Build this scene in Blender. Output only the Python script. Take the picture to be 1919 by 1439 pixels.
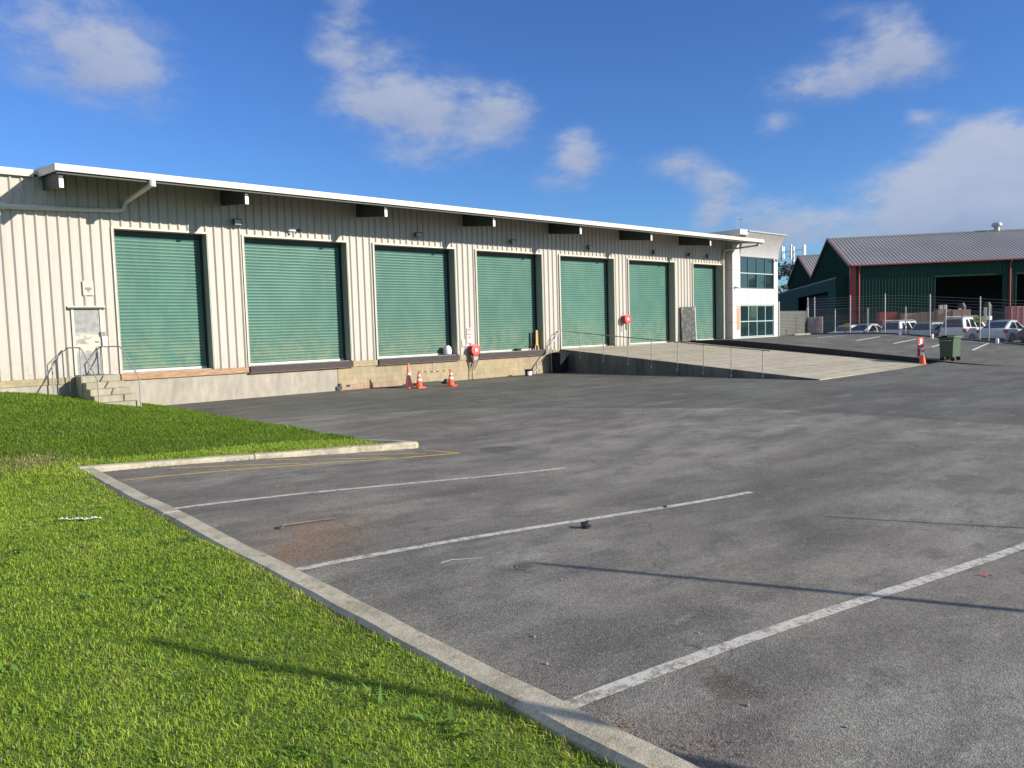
import bpy, bmesh, math, random
import numpy as np
from mathutils import Vector, Matrix
R = math.radians
random.seed(7)
scene = bpy.context.scene
for o in list(bpy.data.objects): bpy.data.objects.remove(o)

# ---------------------------------------------------------------- camera
def make_camera():
    yaw, pit, rol = 0.83822, -0.0735, -0.02831
    cy, sy, cp, sp = math.cos(yaw), math.sin(yaw), math.cos(pit), math.sin(pit)
    fw = Vector((cy*cp, sy*cp, sp)); rt = Vector((sy, -cy, 0)); up = rt.cross(fw)
    c, s = math.cos(rol), math.sin(rol)
    r2 = rt*c + up*s; u2 = -rt*s + up*c
    m = Matrix(((r2.x, u2.x, -fw.x, -5.8243), (r2.y, u2.y, -fw.y, -26.12864), (r2.z, u2.z, -fw.z, 1.06101), (0, 0, 0, 1)))
    cd = bpy.data.cameras.new('camera'); cd.sensor_width = 36; cd.lens = 36*1427.745/1919
    cd.clip_end = 3000; cd.clip_start = .05
    co = bpy.data.objects.new('camera', cd); scene.collection.objects.link(co); co.matrix_world = m
    scene.camera = co
make_camera()
scene.render.resolution_x = 1024; scene.render.resolution_y = 768

# ---------------------------------------------------------------- light
SUN_AZ = 29.0      # degrees from the facade's outward normal (-Y) towards +X
SUN_EL = 20.0
sx, sy_ = math.sin(R(SUN_AZ)), -math.cos(R(SUN_AZ))
sun_dir = Vector((sx*math.cos(R(SUN_EL)), sy_*math.cos(R(SUN_EL)), math.sin(R(SUN_EL))))
sl = bpy.data.lights.new('sun', 'SUN'); sl.energy = 5.0; sl.angle = R(.5); sl.color = (1, .92, .79)
so = bpy.data.objects.new('sun', sl); scene.collection.objects.link(so)
so.rotation_euler = sun_dir.to_track_quat('Z', 'Y').to_euler()
so.location = (0, -40, 30)
scene.view_settings.view_transform = 'Standard'
try: scene.view_settings.look = 'None'
except Exception: pass
scene.view_settings.gamma = 1
scene.view_settings.exposure = .5

def make_world():
    w = bpy.data.worlds.new('World'); scene.world = w; w.use_nodes = True
    nt = w.node_tree; N = nt.nodes; L = nt.links
    for n in list(N): N.remove(n)
    out = N.new('ShaderNodeOutputWorld'); bg = N.new('ShaderNodeBackground')
    sky = N.new('ShaderNodeTexSky'); sky.sky_type = 'NISHITA'; sky.sun_disc = False
    sky.sun_elevation = R(SUN_EL)
    # sun_rotation is measured clockwise from +Y
    sky.sun_rotation = math.atan2(sun_dir.x, sun_dir.y)
    sky.air_density = 1.0; sky.dust_density = .3; sky.ozone_density = 2.5; sky.altitude = 0
    bg.inputs['Strength'].default_value = .085
    def M(op, a, b=None, c=None, clamp=False):
        n = N.new('ShaderNodeMath'); n.operation = op; n.use_clamp = clamp
        for i, v in enumerate((a, b, c)):
            if v is None: continue
            if isinstance(v, (int, float)): n.inputs[i].default_value = v
            else: L.new(v, n.inputs[i])
        return n.outputs[0]
    tc = N.new('ShaderNodeTexCoord'); sep = N.new('ShaderNodeSeparateXYZ'); L.new(tc.outputs['Generated'], sep.inputs[0])
    X, Y, Z = sep.outputs
    az = M('ARCTAN2', Y, X); el = M('ARCSINE', Z)
    comb = N.new('ShaderNodeCombineXYZ'); L.new(az, comb.inputs[0]); L.new(M('MULTIPLY', el, 1.35), comb.inputs[1])
    def noise(scale, det, rough, off=(0, 0, 0)):
        mp = N.new('ShaderNodeMapping'); mp.inputs['Location'].default_value = off; mp.inputs['Scale'].default_value = (.8, 1.15, 1); L.new(comb.outputs[0], mp.inputs[0])
        n = N.new('ShaderNodeTexNoise'); n.inputs['Scale'].default_value = scale; n.inputs['Detail'].default_value = det
        n.inputs['Roughness'].default_value = rough; L.new(mp.outputs[0], n.inputs['Vector']); return n.outputs[0]
    n1 = noise(17, 9, .62); n2 = noise(48, 6, .62, (3, 1, 0)); warp = noise(9, 3, .5, (7, 5, 0)); warp2 = noise(9, 3, .5, (1, 9, 0))
    azw = M('ADD', az, M('MULTIPLY', M('SUBTRACT', warp, .5), .07)); elw = M('ADD', el, M('MULTIPLY', M('SUBTRACT', warp2, .5), .04))
    blobs = [(1.331, 0.326, 0.06, 0.04, 0.62), (1.274, 0.295, 0.052, 0.034, 0.45), (1.329, 0.279, 0.049, 0.028, 0.25), (1.032, 0.38, 0.030, 0.045, 0.5), (1.028, 0.323, 0.04, 0.027, 0.4), (0.955, 0.319, 0.047, 0.03, 0.3), (0.915, 0.272, 0.080, 0.034, 0.66), (0.991, 0.273, 0.054, 0.025, 0.5), (0.838, 0.268, 0.03, 0.03, 0.5), (0.932, 0.218, 0.055, 0.020, 0.5), (0.738, 0.222, 0.026, 0.022, 0.7), (0.758, 0.19, 0.041, 0.023, 0.5), (0.625, 0.199, 0.029, 0.016, 0.65), (0.572, 0.176, 0.025, 0.017, 0.8), (0.575, 0.138, 0.017, 0.021, 0.65), (0.512, 0.121, 0.043, 0.024, 0.7), (0.481, 0.273, 0.041, 0.016, 0.5), (0.417, 0.282, 0.05, 0.028, 0.6), (0.367, 0.306, 0.027, 0.033, 0.55), (0.34, 0.275, 0.031, 0.019, 0.5), (0.502, 0.232, 0.019, 0.011, 0.5), (0.342, 0.22, 0.017, 0.008, 0.5), (0.262, 0.175, 0.045, 0.032, 1.0), (0.318, 0.143, 0.065, 0.032, 0.9), (0.36, 0.106, 0.095, 0.028, 0.95), (0.267, 0.109, 0.052, 0.04, 0.8), (0.423, 0.343, 0.034, 0.01, 0.3),
             (0.8, 1.15, 9.0, .30, 1.0), (2.6, .55, .5, .25, .9), (-1.6, .6, .6, .25, .9), (-2.6, .5, .5, .2, .9), (1.9, .3, .3, .1, .5), (2.6, .25, .3, .12, .5), (-.5, .35, .25, .15, .8), (-1.9, .3, .3, .12, .5)]  # unseen clouds overhead and behind the camera, added to whiten the ambient light
    dens = None; up = None
    for a, e, wa, we, s in blobs:
        da = M('MULTIPLY', M('SUBTRACT', azw, a), .8/wa); de = M('MULTIPLY', M('SUBTRACT', elw, e), .8/we)
        g = M('MULTIPLY', M('EXPONENT', M('MULTIPLY', M('ADD', M('MULTIPLY', da, da), M('MULTIPLY', de, de)), -1.0)), s)
        gu = M('MULTIPLY', g, de)
        dens = g if dens is None else M('ADD', dens, g)
        up = gu if up is None else M('ADD', up, gu)
    # soft edges broken up by fractal noise
    f = M('ADD', M('MULTIPLY', dens, 1.1), M('MULTIPLY', M('SUBTRACT', n1, .5), M('ADD', .3, M('MULTIPLY', dens, 2.2))))
    f = M('ADD', f, M('MULTIPLY', M('SUBTRACT', n2, .5), M('ADD', .06, M('MULTIPLY', dens, .9))))
    mr = N.new('ShaderNodeMapRange'); mr.interpolation_type = 'SMOOTHSTEP'; L.new(f, mr.inputs[0])
    mr.inputs[1].default_value = .16; mr.inputs[2].default_value = 1.05; mr.inputs[3].default_value = 0; mr.inputs[4].default_value = .82
    # cloud lighting put into the colour: upper parts lighter, lower parts darker
    br = M('ADD', .46, M('MULTIPLY', up, .42)); br = M('ADD', br, M('MULTIPLY', M('SUBTRACT', n1, .5), .5), clamp=True)
    cr = N.new('ShaderNodeValToRGB'); L.new(br, cr.inputs[0])
    cr.color_ramp.elements[0].position = .15; cr.color_ramp.elements[0].color = (2.7, 3.2, 4.6, 1)
    cr.color_ramp.elements[1].position = .95; cr.color_ramp.elements[1].color = (5.0, 5.3, 6.1, 1)
    hs = N.new('ShaderNodeHueSaturation'); hs.inputs['Hue'].default_value = .512; hs.inputs['Saturation'].default_value = 1.05; hs.inputs['Value'].default_value = 1.0
    tint = N.new('ShaderNodeMixRGB'); tint.blend_type = 'MULTIPLY'; tint.inputs[0].default_value = 1; tint.inputs[2].default_value = (.56, .90, 1.33, 1)
    L.new(sky.outputs[0], hs.inputs['Color']); L.new(hs.outputs[0], tint.inputs[1])
    mix = N.new('ShaderNodeMixRGB'); L.new(mr.outputs[0], mix.inputs[0]); L.new(tint.outputs[0], mix.inputs[1]); L.new(cr.outputs[0], mix.inputs[2])
    L.new(mix.outputs[0], bg.inputs['Color']); L.new(bg.outputs[0], out.inputs['Surface'])
make_world()

# ---------------------------------------------------------------- materials
MATS = {}
def mat(name, col, rough=.7, metal=0., var=.12, scale=3., fine=0., fscale=60., bump=0., bscale=40., spec=.5, streak=None, alpha=None, grime=None, coat=0.):
    """plain surface with large- and small-scale value variation; streak=(sx,sy,sz) stretches the noise; grime=(color, amount, scale)"""
    if name in MATS: return MATS[name]
    m = bpy.data.materials.new(name); m.use_nodes = True; nt = m.node_tree; N = nt.nodes; L = nt.links
    b = N['Principled BSDF']; b.inputs['Roughness'].default_value = rough; b.inputs['Metallic'].default_value = metal
    b.inputs['Specular IOR Level'].default_value = spec
    if coat: b.inputs['Coat Weight'].default_value = coat
    tc = N.new('ShaderNodeTexCoord'); vec = tc.outputs['Object']
    if streak:
        mp = N.new('ShaderNodeMapping'); mp.inputs['Scale'].default_value = streak; L.new(vec, mp.inputs[0]); sv = mp.outputs[0]
    else: sv = vec
    n = N.new('ShaderNodeTexNoise'); n.inputs['Scale'].default_value = scale; n.inputs['Detail'].default_value = 5; L.new(sv, n.inputs['Vector'])
    mr = N.new('ShaderNodeMapRange'); L.new(n.outputs[0], mr.inputs[0]); mr.inputs[1].default_value = .25; mr.inputs[2].default_value = .75
    mr.inputs[3].default_value = 1-var; mr.inputs[4].default_value = 1+var*.7
    fac = mr.outputs[0]
    if fine:
        n2 = N.new('ShaderNodeTexNoise'); n2.inputs['Scale'].default_value = fscale; n2.inputs['Detail'].default_value = 3; L.new(vec, n2.inputs['Vector'])
        mr2 = N.new('ShaderNodeMapRange'); L.new(n2.outputs[0], mr2.inputs[0]); mr2.inputs[1].default_value = .3; mr2.inputs[2].default_value = .7
        mr2.inputs[3].default_value = 1-fine; mr2.inputs[4].default_value = 1+fine
        mm = N.new('ShaderNodeMath'); mm.operation = 'MULTIPLY'; L.new(fac, mm.inputs[0]); L.new(mr2.outputs[0], mm.inputs[1]); fac = mm.outputs[0]
    vm = N.new('ShaderNodeVectorMath'); vm.operation = 'SCALE'; vm.inputs[0].default_value = col; L.new(fac, vm.inputs['Scale'])
    cout = vm.outputs[0]
    if grime:
        gc, ga, gs = grime
        n3 = N.new('ShaderNodeTexNoise'); n3.inputs['Scale'].default_value = gs; n3.inputs['Detail'].default_value = 7; n3.inputs['Roughness'].default_value = .65; L.new(sv, n3.inputs['Vector'])
        m3 = N.new('ShaderNodeMapRange'); L.new(n3.outputs[0], m3.inputs[0]); m3.inputs[1].default_value = .5; m3.inputs[2].default_value = .72; m3.inputs[3].default_value = 0; m3.inputs[4].default_value = ga
        mx = N.new('ShaderNodeMixRGB'); L.new(m3.outputs[0], mx.inputs[0]); L.new(cout, mx.inputs[1]); mx.inputs[2].default_value = (*gc, 1); cout = mx.outputs[0]
    L.new(cout, b.inputs['Base Color'])
    if bump:
        nb = N.new('ShaderNodeTexNoise'); nb.inputs['Scale'].default_value = bscale; nb.inputs['Detail'].default_value = 4; L.new(vec, nb.inputs['Vector'])
        bp = N.new('ShaderNodeBump'); bp.inputs['Strength'].default_value = bump; bp.inputs['Distance'].default_value = .01; L.new(nb.outputs[0], bp.inputs['Height']); L.new(bp.outputs[0], b.inputs['Normal'])
    MATS[name] = m
    return m

class NT:
    def __init__(s, name):
        s.m = bpy.data.materials.new(name); s.m.use_nodes = True; s.t = s.m.node_tree; s.N = s.t.nodes; s.L = s.t.links; s.b = s.N['Principled BSDF']
        MATS[name] = s.m
        s.tc = s.N.new('ShaderNodeTexCoord'); s.vec = s.tc.outputs['Object']
    def M(s, op, a, b=None, c=None, clamp=False):
        n = s.N.new('ShaderNodeMath'); n.operation = op; n.use_clamp = clamp
        for i, v in enumerate((a, b, c)):
            if v is None: continue
            if isinstance(v, (int, float)): n.inputs[i].default_value = v
            else: s.L.new(v, n.inputs[i])
        return n.outputs[0]
    def noise(s, scale, det=4, rough=.5, st=None, loc=(0, 0, 0), dist=0):
        v = s.vec
        if st or any(loc):
            mp = s.N.new('ShaderNodeMapping'); mp.inputs['Scale'].default_value = st or (1, 1, 1); mp.inputs['Location'].default_value = loc
            s.L.new(v, mp.inputs[0]); v = mp.outputs[0]
        n = s.N.new('ShaderNodeTexNoise'); n.inputs['Scale'].default_value = scale; n.inputs['Detail'].default_value = det; n.inputs['Roughness'].default_value = rough
        n.inputs['Distortion'].default_value = dist
        s.L.new(v, n.inputs['Vector']); return n.outputs[0]
    def rng(s, v, a, b, c, d, smooth=True):
        n = s.N.new('ShaderNodeMapRange'); n.interpolation_type = 'SMOOTHSTEP' if smooth else 'LINEAR'
        s.L.new(v, n.inputs[0])
        for i, x in enumerate((a, b, c, d)): n.inputs[i+1].default_value = x
        return n.outputs[0]
    def mix(s, f, a, b, mode='MIX'):
        n = s.N.new('ShaderNodeMixRGB'); n.blend_type = mode
        for i, v in enumerate((f, a, b)):
            if isinstance(v, (int, float)): n.inputs[i].default_value = v
            elif isinstance(v, tuple): n.inputs[i].default_value = (*v, 1)
            else: s.L.new(v, n.inputs[i])
        return n.outputs[0]
    def xyz(s):
        n = s.N.new('ShaderNodeSeparateXYZ'); s.L.new(s.vec, n.inputs[0]); return n.outputs
    def bump(s, h, st=.3, dist=.01):
        bp = s.N.new('ShaderNodeBump'); bp.inputs['Strength'].default_value = st; bp.inputs['Distance'].default_value = dist; s.L.new(h, bp.inputs['Height']); s.L.new(bp.outputs[0], s.b.inputs['Normal'])
    def col(s, c): s.L.new(c, s.b.inputs['Base Color'])

def asphalt_material():
    a = NT('worn_asphalt'); X, Y, Z = a.xyz()
    old = (.218, .208, .184); new = (.132, .135, .120)
    # resurfaced patch beyond a seam (world x,y): three half planes
    wob = a.M('MULTIPLY', a.M('SUBTRACT', a.noise(.6, 4), .5), .5)
    d1 = a.M('ADD', a.M('ADD', Y, 6.5), a.M('MULTIPLY', a.M('SUBTRACT', X, 2.), .545))
    d2 = a.M('ADD', a.M('ADD', Y, 9.5), a.M('MULTIPLY', a.M('SUBTRACT', X, 7.5), 1.55))
    d3 = a.M('SUBTRACT', X, 11.65)
    d = a.M('ADD', a.M('MAXIMUM', a.M('MAXIMUM', d1, d2), d3), wob)
    patch = a.rng(d, -.05, .12, 0, 1)
    c = a.mix(patch, old, new)
    big = a.noise(.45, 6, .6, (1, 1, 1)); c = a.mix(1, c, a.mix(a.rng(big, .3, .7, 0, 1), (.76, .75, .76), (1.18, 1.17, 1.15)), 'MULTIPLY')
    # tyre-worn streaks running along the stalls and across
    st = a.noise(1.1, 7, .65, (.35, 1.6, 1)); c = a.mix(1, c, a.mix(a.rng(st, .35, .7, 0, 1), (.80, .79, .80), (1.16, 1.17, 1.17)), 'MULTIPLY')
    pale = a.rng(a.noise(.8, 8, .7, (.5, 1.9, 1), (4, 2, 0)), .56, .74, 0, .5); c = a.mix(pale, c, (.37, .365, .34))
    warm = a.rng(a.noise(.33, 5, .6, None, (9, 3, 0)), .5, .75, 0, .45); c = a.mix(warm, c, (.195, .165, .14))
    lf = a.noise(.22, 4, .6, None, (1, 6, 0)); c = a.mix(1, c, a.mix(a.rng(lf, .35, .65, 0, 1), (.86, .85, .84), (1.08, 1.08, 1.07)), 'MULTIPLY')
    blot = a.rng(a.noise(1.7, 6, .65, (.8, 1.2, 1), (8, 1, 4)), .50, .64, 0, .55); c = a.mix(blot, c, (.105, .098, .088))
    blot2 = a.rng(a.noise(.6, 7, .7, (.7, 1.3, 1), (2, 11, 4)), .53, .64, 0, .5); c = a.mix(blot2, c, (.105, .10, .09))
    dust = a.rng(a.noise(2.6, 8, .75, (.6, 1.5, 1), (5, 2, 9)), .56, .7, 0, .4); c = a.mix(dust, c, (.36, .34, .30))
    # stains: x, y, rx, ry, strength, colour
    wx = a.M('ADD', X, a.M('MULTIPLY', a.M('SUBTRACT', a.noise(2.2, 5, .6), .5), 1.1)); wy = a.M('ADD', Y, a.M('MULTIPLY', a.M('SUBTRACT', a.noise(2.2, 5, .6, None, (5, 5, 5)), .5), .9))
    oil = (.085, .078, .068); rust = (.24, .135, .065)
    for sx_, sy2, rx, ry, s, cc in [(-2.21, -23.86, .16, .22, .62, (.06, .05, .035)), (-1.88, -19.81, .9, .35, .45, oil), (.68, -18.19, 1.0, .45, .55, oil), (1.75, -22.5, .9, .55, .45, oil),
                                    (3.1, -21.3, 1.3, .6, .4, oil), (5.5, -21.4, 1.6, .8, .35, oil), (-2.33, -19.3, .35, .5, .7, rust), (-2.75, -19.6, .22, .35, .6, rust), (-1.9, -18.8, .5, .4, .35, rust),
                                    (-1.5, -21.5, .13, .13, .5, (.08, .06, .05)), (-.6, -22.4, .6, .4, .3, oil), (-2.6, -21.4, .35, .3, .45, oil), (3.2, -15.7, .38, .38, .55, oil), (-.3, -18.3, .9, .25, .25, oil),
                                    (-.6, -16.6, 1.6, .35, .4, oil), (9.2, -8, .5, .3, .6, oil), (11.7, -9.2, .7, .25, .6, oil), (6.5, -12.5, 1.8, .8, .2, oil), (9, -19, 2.2, 1.0, .25, oil), (20, -17, 3, 1.3, .25, oil),
                                    (7.6, -5.5, 2.5, .8, .3, oil), (17, -3.2, 2.5, .6, .35, oil), (-2.2, -17.6, .5, .4, .3, oil), (.6, -20.9, .7, .4, .25, oil)]:
        dx = a.M('MULTIPLY', a.M('SUBTRACT', wx, sx_), 1/rx); dy = a.M('MULTIPLY', a.M('SUBTRACT', wy, sy2), 1/ry)
        g = a.M('MULTIPLY', a.M('EXPONENT', a.M('MULTIPLY', a.M('ADD', a.M('MULTIPLY', dx, dx), a.M('MULTIPLY', dy, dy)), -1)), s)
        c = a.mix(g, c, cc)
    # tyre tracks turning through the yard
    for cx_, cy_, R0 in [(9.5, -34., 12.4), (9.5, -34., 14.0), (-1., -2., 15.2), (-1., -2., 16.7), (16., -9., 9.6), (16., -9., 11.1)]:
        rx = a.M('SUBTRACT', wx, cx_); ry = a.M('SUBTRACT', wy, cy_); rr = a.M('SQRT', a.M('ADD', a.M('MULTIPLY', rx, rx), a.M('MULTIPLY', ry, ry)))
        q = a.M('MULTIPLY', a.M('SUBTRACT', rr, R0), 5.5); g = a.M('EXPONENT', a.M('MULTIPLY', a.M('MULTIPLY', q, q), -1)); g = a.M('MULTIPLY', g, a.rng(a.noise(.5, 4, .6, None, (cx_, 0, 0)), .42, .6, 0, .38)); c = a.mix(g, c, (.09, .085, .078))
    # aggregate
    vo = a.N.new('ShaderNodeTexVoronoi'); vo.inputs['Scale'].default_value = 125; a.L.new(a.vec, vo.inputs['Vector'])
    sp = a.N.new('ShaderNodeSeparateColor'); a.L.new(vo.outputs['Color'], sp.inputs[0])
    c = a.mix(1, c, a.mix(a.rng(sp.outputs[0], 0, 1, 0, 1, False), (.62, .62, .62), (1.38, 1.38, 1.36)), 'MULTIPLY')
    spk = a.rng(sp.outputs[1], .955, .97, 0, .5); c = a.mix(spk, c, (.42, .40, .37))
    f2 = a.noise(26, 4, .7); c = a.mix(1, c, a.mix(a.rng(f2, .3, .7, 0, 1), (.86, .86, .86), (1.13, 1.13, 1.12)), 'MULTIPLY')
    # hairline cracks
    v2 = a.N.new('ShaderNodeTexVoronoi'); v2.feature = 'DISTANCE_TO_EDGE'; v2.inputs['Scale'].default_value = .33
    wv = a.N.new('ShaderNodeVectorMath'); wv.operation = 'ADD'; nn = a.N.new('ShaderNodeTexNoise'); nn.inputs['Scale'].default_value = 2.5; a.L.new(a.vec, nn.inputs['Vector'])
    sc = a.N.new('ShaderNodeVectorMath'); sc.operation = 'SCALE'; sc.inputs['Scale'].default_value = .5; a.L.new(nn.outputs['Color'], sc.inputs[0]); a.L.new(a.vec, wv.inputs[0]); a.L.new(sc.outputs[0], wv.inputs[1]); a.L.new(wv.outputs[0], v2.inputs['Vector'])
    crk = a.M('MULTIPLY', a.rng(v2.outputs[0], 0, .0055, 1, 0), a.rng(a.noise(.3, 2, .5, None, (2, 8, 1)), .46, .54, 0, .5)); c = a.mix(crk, c, (.04, .04, .04))
    a.col(c); a.b.inputs['Roughness'].default_value = .88; a.b.inputs['Specular IOR Level'].default_value = .35
    a.bump(a.M('ADD', vo.outputs['Distance'], a.M('MULTIPLY', a.noise(320, 2, .6), .8)), .6, .006)
    return a.m
M_asph = asphalt_material()

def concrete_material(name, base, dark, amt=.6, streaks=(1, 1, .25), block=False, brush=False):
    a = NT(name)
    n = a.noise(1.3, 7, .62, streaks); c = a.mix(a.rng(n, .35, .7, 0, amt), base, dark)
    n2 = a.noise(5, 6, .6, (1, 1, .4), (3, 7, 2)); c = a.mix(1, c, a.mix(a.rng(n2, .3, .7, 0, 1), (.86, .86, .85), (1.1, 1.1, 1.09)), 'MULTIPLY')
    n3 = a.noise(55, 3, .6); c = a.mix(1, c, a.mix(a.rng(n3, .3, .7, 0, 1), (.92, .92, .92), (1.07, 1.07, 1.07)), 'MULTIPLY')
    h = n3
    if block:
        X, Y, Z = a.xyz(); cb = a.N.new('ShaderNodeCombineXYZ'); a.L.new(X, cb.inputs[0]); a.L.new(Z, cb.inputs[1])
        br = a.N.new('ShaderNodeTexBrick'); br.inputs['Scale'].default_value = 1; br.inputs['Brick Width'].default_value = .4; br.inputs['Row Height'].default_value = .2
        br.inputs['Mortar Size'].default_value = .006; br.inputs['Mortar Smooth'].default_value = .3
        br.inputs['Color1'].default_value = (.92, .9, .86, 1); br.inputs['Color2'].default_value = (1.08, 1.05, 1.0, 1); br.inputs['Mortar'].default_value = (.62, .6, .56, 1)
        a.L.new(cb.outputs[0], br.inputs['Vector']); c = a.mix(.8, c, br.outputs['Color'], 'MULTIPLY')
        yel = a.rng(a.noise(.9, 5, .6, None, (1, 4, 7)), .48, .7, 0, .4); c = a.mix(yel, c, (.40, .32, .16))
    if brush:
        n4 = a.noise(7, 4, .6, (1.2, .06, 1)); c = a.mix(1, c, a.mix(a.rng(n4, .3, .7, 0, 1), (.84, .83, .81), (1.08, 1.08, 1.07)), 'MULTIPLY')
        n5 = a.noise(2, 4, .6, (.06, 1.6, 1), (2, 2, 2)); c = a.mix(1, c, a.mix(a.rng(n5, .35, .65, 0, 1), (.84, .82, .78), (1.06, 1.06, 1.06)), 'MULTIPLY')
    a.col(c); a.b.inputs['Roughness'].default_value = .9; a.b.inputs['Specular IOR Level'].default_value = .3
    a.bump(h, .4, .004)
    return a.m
M_conc = concrete_material('smooth_concrete', (.38, .345, .29), (.26, .24, .205))
M_block = concrete_material('block_wall', (.37, .31, .215), (.25, .215, .155), block=True)
M_ramp = concrete_material('ramp_concrete', (.48, .435, .35), (.37, .335, .275), brush=True)
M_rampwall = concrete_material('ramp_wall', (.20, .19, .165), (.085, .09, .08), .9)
def kerb_mat():
    a = NT('kerb_concrete')
    c = a.mix(a.rng(a.noise(2.2, 7, .65), .38, .68, 0, .75), (.50, .455, .345), (.27, .235, .165))
    c = a.mix(a.rng(a.noise(9, 7, .7, None, (2, 5, 1)), .52, .68, 0, .6), c, (.17, .15, .11))
    c = a.mix(a.rng(a.noise(5, 5, .6, None, (7, 1, 1)), .6, .72, 0, .55), c, (.42, .34, .14))
    c = a.mix(a.rng(a.noise(14, 6, .7, None, (3, 3, 9)), .56, .66, 0, .5), c, (.62, .58, .47))
    g = a.noise(110, 3, .6); c = a.mix(1, c, a.mix(a.rng(g, .3, .7, 0, 1), (.78, .78, .78), (1.2, 1.2, 1.2)), 'MULTIPLY')
    a.col(c); a.b.inputs['Roughness'].default_value = .93; a.b.inputs['Specular IOR Level'].default_value = .25; a.bump(a.M('ADD', g, a.noise(22, 5, .6)), .6, .006); return a.m
M_kerb = kerb_mat()
M_step = concrete_material('step_concrete', (.36, .33, .25), (.26, .24, .18), .6, (1, 1, 1))

def cladding_material(name, base, rough=.5, dirty=.35):
    a = NT(name)
    n = a.noise(1.2, 7, .62, (2.5, 1, .22)); c = a.mix(a.rng(n, .42, .75, 0, dirty), base, tuple(v*.74 for v in base))
    n2 = a.noise(2.4, 5, .6, None, (3, 3, 3)); c = a.mix(a.rng(n2, .55, .75, 0, .35), c, (base[0]*.9, base[1]*.78, base[2]*.62))
    X, Y, Z = a.xyz()
    low = a.M('MULTIPLY', a.rng(Z, 1.05, 1.9, 1, 0), a.rng(a.noise(6, 6, .7, (1, 1, .5)), .45, .7, 0, .6)); c = a.mix(low, c, (.30, .24, .17))
    n3 = a.noise(40, 3); c = a.mix(1, c, a.mix(n3, (.95, .95, .95), (1.05, 1.05, 1.05)), 'MULTIPLY')
    a.col(c); a.b.inputs['Roughness'].default_value = rough; a.b.inputs['Specular IOR Level'].default_value = .35
    a.bump(a.noise(5, 4, .5, (2, 1, .4)), .25, .02)
    return a.m
M_clad = cladding_material('cream_cladding', (.45, .42, .375))
M_trim = mat('cream_trim', (.56, .52, .42), .5, var=.08, scale=2, grime=((.35, .3, .22), .25, 3))
M_fascia = mat('fascia_paint', (.60, .56, .45), .45, var=.06, scale=1.2, grime=((.38, .34, .26), .4, 2.5))
M_reveal = mat('reveal_sheet', (.34, .34, .29), .6, var=.1, scale=3, streak=(1, 1, .3))
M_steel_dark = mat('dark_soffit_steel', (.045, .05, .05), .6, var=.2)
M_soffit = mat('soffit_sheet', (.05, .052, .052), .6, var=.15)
M_beamend = mat('beam_end_white', (.75, .76, .76), .5, var=.05)

def shutter_material():
    a = NT('teal_shutter')
    n = a.noise(1.4, 5, .6, (1, 1, .5)); c = a.mix(a.rng(n, .35, .7, 0, 1), (.062, .158, .130), (.080, .190, .152))
    n2 = a.noise(9, 5, .7, (.3, 1, 3)); c = a.mix(a.rng(n2, .55, .8, 0, .25), c, (.14, .22, .18))
    X, Y, Z = a.xyz(); low = a.M('MULTIPLY', a.rng(Z, 1.15, 3.2, .75, 0), a.rng(a.noise(3, 6, .65), .35, .65, 0, 1)); c = a.mix(low, c, (.17, .22, .14))
    oi = a.N.new('ShaderNodeObjectInfo'); c = a.mix(1, c, a.mix(oi.outputs['Random'], (.88, .90, .90), (1.12, 1.08, 1.07)), 'MULTIPLY')
    c = a.mix(a.rng(a.noise(1.1, 7, .7, (1, 1, .25), (4, 4, 4)), .56, .72, 0, .35), c, (.15, .22, .18))
    a.col(c); a.b.inputs['Roughness'].default_value = .42; a.b.inputs['Specular IOR Level'].default_value = .4
    return a.m
M_shut = shutter_material()
M_white = mat('white_paint', (.78, .78, .75), .5, var=.06)
M_barw = mat('bottom_bar_paint', (.56, .56, .52), .5, var=.15, grime=((.3, .28, .24), .4, 5))
M_line = None
def line_material(name, col, wear=.45, scale=9):
    a = NT(name)
    n = a.noise(scale, 8, .75); n2 = a.noise(70, 3, .6); f = a.M('ADD', a.M('MULTIPLY', n, .75), a.M('MULTIPLY', n2, .25))
    c = a.mix(a.rng(f, wear-.05, wear+.07, 1, 0), tuple(col), (.21, .195, .165)); a.col(c); a.b.inputs['Roughness'].default_value = .85
    a.bump(n2, .6, .004)
    return a.m
M_line = line_material('white_line_paint', (.52, .50, .44), .46, 14)
M_yline = line_material('yellow_line_paint', (.55, .37, .07), .45, 5)
M_line2 = line_material('far_line_paint', (.62, .62, .6), .36)

M_rubber = mat('black_rubber', (.045, .04, .042), .75, var=.3, scale=8)
M_timber = mat('timber_sill', (.36, .215, .125), .8, var=.35, scale=3, streak=(1, 1, 6), grime=((.6, .45, .3), .5, 4))
M_galv = mat('galvanised_steel', (.42, .42, .41), .5, metal=.35, var=.2, scale=8)
M_galvp = mat('galvanised_pipe', (.36, .35, .33), .5, metal=.3, var=.2, scale=8)
M_door = None
def door_mat():
    a = NT('patchy_galvanised_door')
    X, Y, Z = a.xyz()
    n = a.noise(6, 6, .6); c = a.mix(a.rng(n, .3, .7, 0, 1), (.20, .205, .205), (.29, .295, .295))
    rem = a.M('MULTIPLY', a.rng(a.noise(3.2, 5, .6, (1, 1, 2.2), (2, 0, 3)), .44, .48, 0, 1), a.M('MULTIPLY', a.rng(Z, 1.75, 1.95, 0, 1), a.rng(Z, 2.3, 2.5, 1, 0)))
    c = a.mix(rem, c, (.50, .46, .37)); a.col(c); a.b.inputs['Roughness'].default_value = .55; return a.m
M_door = door_mat()
M_pvc = mat('grey_pvc_pipe', (.55, .53, .46), .45, var=.06)
M_red = mat('red_plastic', (.55, .06, .06), .5, var=.15)
M_redfade = mat('faded_red', (.62, .25, .24), .6, var=.2, grime=((.75, .6, .55), .5, 12))
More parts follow.
